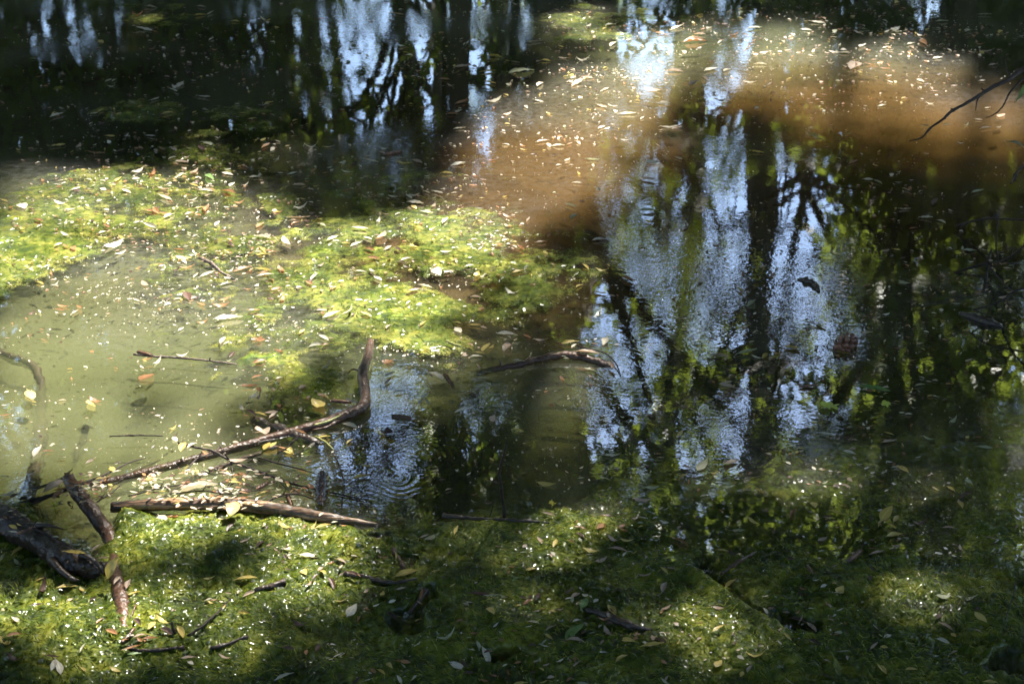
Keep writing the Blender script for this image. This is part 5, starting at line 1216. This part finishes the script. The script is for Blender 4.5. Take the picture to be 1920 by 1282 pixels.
def place_all(its, rr):
    global SPX
    if SPX is None: SPX = np.array([q for q in STICK_PX if -.004 < q[3] < .2])
    A = np.array([tuple(at(t[0], t[1]))[:2] + tuple(at(t[2], t[3]))[:2] for t in its])
    cx, cy_ = (A[:, 0] + A[:, 2]) / 2, (A[:, 1] + A[:, 3]) / 2
    dx, dy = A[:, 2] - A[:, 0], A[:, 3] - A[:, 1]
    L = np.clip(np.hypot(dx, dy * .82) * 1.15, .014, .13)
    yaw = np.arctan2(dy, dx)
    ex, ey = np.cos(yaw) * L * .33, np.sin(yaw) * L * .33
    z0, z1, z2 = top_z(cx, cy_), top_z(cx - ex, cy_ - ey), top_z(cx + ex, cy_ + ey)
    z = np.maximum(z0, (z1 + z2) / 2) + .0022 + L * .035
    pitch = -np.arctan2(z2 - z1, L * .66) * .8 + rr.normal(0, .05, len(L))
    out = []
    for i, t in enumerate(its):
        u, v = (t[0] + t[2]) / 2, (t[1] + t[3]) / 2
        d = np.hypot(SPX[:, 0] - u, SPX[:, 1] - v) - SPX[:, 2] - 4
        zi = z[i]
        if d.min() < 0:      # the leaf has landed on wood
            hit = SPX[d < 0]
            zi = max(zi, float((hit[:, 3] + hit[:, 2] * mm(u, v)).max()) + .003)
        p = at(u, v, zi)
        k = (CAM_H - zi) / CAM_H
        out.append((t, (p.x, p.y, zi), (rr.normal(0, .16), pitch[i], yaw[i]), L[i] * k))
    return out
rr = np.random.default_rng(9)
allp = place_all(items, rr)
placed, rest = allp[:300], allp[300:]
desc = []
for it, loc, rot, L in placed:
    u, v = (it[0] + it[2]) / 2, (it[1] + it[3]) / 2
    px = math.hypot(it[2] - it[0], it[3] - it[1])
    nm, d, dist = where(u, v)
    turn = math.degrees(math.atan2(-(it[3] - it[1]), it[2] - it[0]))
    turn = (turn + 90) % 180 - 90
    t_ = 'lying level' if abs(turn) < 12 else ('upright' if abs(turn) > 62 else ('slanting up' if turn > 0 else 'slanting down'))
    size = 'large ' if L > .062 else ('small ' if L < .03 else '')
    desc.append([f"{size}{COLS[it[4]][0]} {'broad' if it[5] else 'narrow'} leaf", t_, f"{d} {nm}", dist])
groups = {}
for i, ds in enumerate(desc):
    groups.setdefault((ds[0], ds[1], ds[2]), []).append(i)
labels = {}
for key, ids in groups.items():
    ids.sort(key=lambda i: desc[i][3])
    for k, i in enumerate(ids):
        labels[i] = f"{key[0]} {key[1]} {key[2]}" + (f", {ORD[k]}nearest" if len(ids) > 1 else '')
for i, (it, loc, rot, L) in enumerate(placed):
    me = MESH[it[5]][int(rr.integers(8))]
    o = bpy.data.objects.new('fallen_leaf', me)
    C.objects.link(o)
    if not me.materials: me.materials.append(M_LEAF['w'])
    o.material_slots[0].link = 'OBJECT'
    o.material_slots[0].material = M_LEAF[it[4]]
    o.location, o.rotation_euler = loc, rot
    o.scale = (L, L * rr.uniform(.75, 1.15), L * rr.uniform(.8, 1.5))
    tag(o, labels[i], 'leaf', 'fallen leaves floating on the pond')
# the many smaller leaves and leaf scraps between them
parts, mats, uvs = [], [], []
keys = list(COLS)
LITTER = [(1450, 110, 430, 100, 0, 1.0), (900, 180, 300, 160, 0, .8), (300, 200, 320, 180, 0, .6), (300, 430, 330, 140, 0, 1.0), (700, 450, 300, 160, 0, 1.0), (1600, 600, 320, 300, 0, .5), (960, 1120, 950, 160, 0, .2), (960, 640, 960, 640, 0, .2), (960, 70, 960, 80, 0, .6), (1650, 60, 300, 70, 0, 1.2), (420, 910, 170, 45, 0, 2.6), (230, 1110, 40, 90, 0, 5), (70, 990, 90, 40, 0, 5), (150, 920, 60, 40, 0, 3)]
qq, PP = scatter(LITTER, 8200, 31)
qq = qq[fbm(PP[:, 0] * 4 - PP[:, 1], PP[:, 1] * 7, 95, 4) + .3 * (rr.random(len(PP)) - .5) > .5]
extra = []
for (u, v) in qq:
    an, ln = rr.uniform(0, 2 * math.pi), (4 + 14 * rr.random() ** 1.9) * np.interp(v, [0, 1282], [.7, 1.15])
    extra.append((u - math.cos(an) * ln / 2, v - math.sin(an) * ln * .22, u + math.cos(an) * ln / 2, v + math.sin(an) * ln * .22, 'wwpyogbbop'[int(rr.integers(10))], rr.random() < .35))
rest += place_all(extra, rr)
V_, F_, U_, I_ = [], [], [], []
off = 0
from mathutils import Euler
for it, loc, rot, L in rest:
    v, f, uv = SHAPES[it[5]][int(rr.integers(8))]
    m = np.array(Euler(rot).to_matrix()) * L
    V_.append(v @ m.T + np.array(loc)); F_.append(f + off); U_.append(uv); off += len(v)
    I_.append(np.full(len(f), keys.index(it[4]), np.int32))
V_, F_, U_, I_ = np.concatenate(V_), np.concatenate(F_), np.concatenate(U_), np.concatenate(I_)
lit = blade_mesh('leaf_litter', (V_, F_, U_))
for k in keys: lit.materials.append(M_LEAF[k])
lit.polygons.foreach_set('material_index', I_)
tag(link('leaf_litter', lit), 'small fallen leaves and leaf scraps strewn over water and algae', 'leaf litter', kind='stuff')

# lobed leaves, curled leaves and a bark flake that stand out
def lobed_leaf(label, u, v, size_px, col, yaw, z=.004, lobes=5, curl=.25, tilt=(0, 0)):
    s = size_px * mm(u, v)
    pts = []
    N = lobes * 2 + 1
    for i in range(N * 4):
        a = -math.pi * .86 + i / (N * 4 - 1) * math.pi * 1.72
        k = (i % 8) / 8
        r0 = .52 + .48 * abs(math.cos((i / (N * 4 - 1) * lobes + .0) * math.pi)) ** .8
        r0 *= 1.0 - .25 * (abs(a) / math.pi) ** 2
        pts.append((r0 * math.cos(a), r0 * math.sin(a)))
    V, UV, Fq = [], [], []
    for ring in (0.02, .4, .75, 1.0):
        for (x, y) in pts:
            q = ring
            V.append((x * q * s, y * q * s, s * (curl * (q ** 2) * (.35 + .4 * math.sin(3 * math.atan2(y, x) + 1))) ))
            UV.append((q, .5 + .5 * math.sin(math.atan2(y, x) * lobes / 2) * q))
    n = len(pts)
    for j in range(3):
        for i in range(n - 1):
            Fq.append((j * n + i, j * n + i + 1, (j + 1) * n + i + 1, (j + 1) * n + i))
    o = link('lobed_leaf', blade_mesh('lobed_leaf', (np.array(V), np.array(Fq), np.array(UV))), M_LEAF[col])
    p = at(u, v)
    o.location = (p.x, p.y, float(top_z(p.x, p.y)[0]) + z)
    o.rotation_euler = (tilt[0], tilt[1], yaw)
    pv, pf = tube_arrays([Vector((0, 0, 0)), Vector((-s * .5, s * .05, -.001)), Vector((-s * .95, s * .16, -.002))], [s * .03] * 3, 6)
    link('leaf_stalk', mesh_np('leaf_stalk', pv, pf), M_LEAF[col], o)
    return tag(o, label, 'leaf')
lobed_leaf('bright green lobed maple leaf floating below the pine cone', 1556, 766, 20, 'l', 1.9, curl=.3)
lobed_leaf('half sunken green maple leaf right of the bright maple leaf', 1660, 762, 13, 'l', 1.2, curl=.4)
lobed_leaf('brown lobed leaf floating above the straight twig, right end', 483, 640, 14, 'o', .6)
lobed_leaf('yellow brown lobed leaf beside the upright end of the bent branch', 728, 682, 13, 'o', 2.4)
lobed_leaf('dark brown curled leaf floating above the ripples', 724, 815, 13, 'b', 1.0, curl=.8)
lobed_leaf('pinkish bark flake like leaf left of the bent branch elbow', 490, 812, 17, 'p', .1, lobes=2, curl=.5)
lobed_leaf('pale frayed leaf lying on the brown water at upper right', 1601, 126, 11, 'p', .8, lobes=3, curl=.6)
lobed_leaf('pale crumpled leaf floating above the arched branch', 952, 652, 10, 'p', 1.4, lobes=3, curl=.7)
def special_leaf(name, label, p1, p2, col, broad, z1, z2, k=1, roll=0.0, wscale=1.0, cat='leaf'):
    a, b = at(*p1, z1), at(*p2, z2)
    d = b - a
    o = bpy.data.objects.new(name, MESH[broad][k]); C.objects.link(o)
    o.material_slots[0].link = 'OBJECT'; o.material_slots[0].material = M_LEAF[col]
    o.location = (a + b) / 2
    o.rotation_mode = 'QUATERNION'
    from mathutils import Quaternion
    o.rotation_quaternion = d.to_track_quat('X', 'Z') @ Quaternion((1, 0, 0), roll)
    o.scale = (d.length, d.length * wscale, d.length)
    return tag(o, label, cat)
special_leaf('fallen_leaf', 'big amber leaf standing on edge at the end of the rotten trunk', (197, 1087), (220, 1043), 'y', True, .03, .07, 2, .5)
special_leaf('fallen_leaf', 'big yellow leaf with a brown patch on the dark mat at right', (1649, 977), (1673, 948), 'y', True, .012, .025, 3, .2)
special_leaf('fallen_leaf', 'long olive leaf drifting at the upper right of the maple leaf', (1603, 724), (1669, 735), 'n', False, .003, .004, 4, .1)
special_leaf('hanging_leaf', 'green leaf hanging from the fine twig at the right edge', (1922, 160), (1905, 194), 'n', False, .30, .27, 0, .9, 1.2)
special_leaf('hanging_leaf', 'green leaf hanging at the right edge below the thorny twig', (1926, 214), (1907, 237), 'n', False, .29, .26, 2, .7, 1.2)
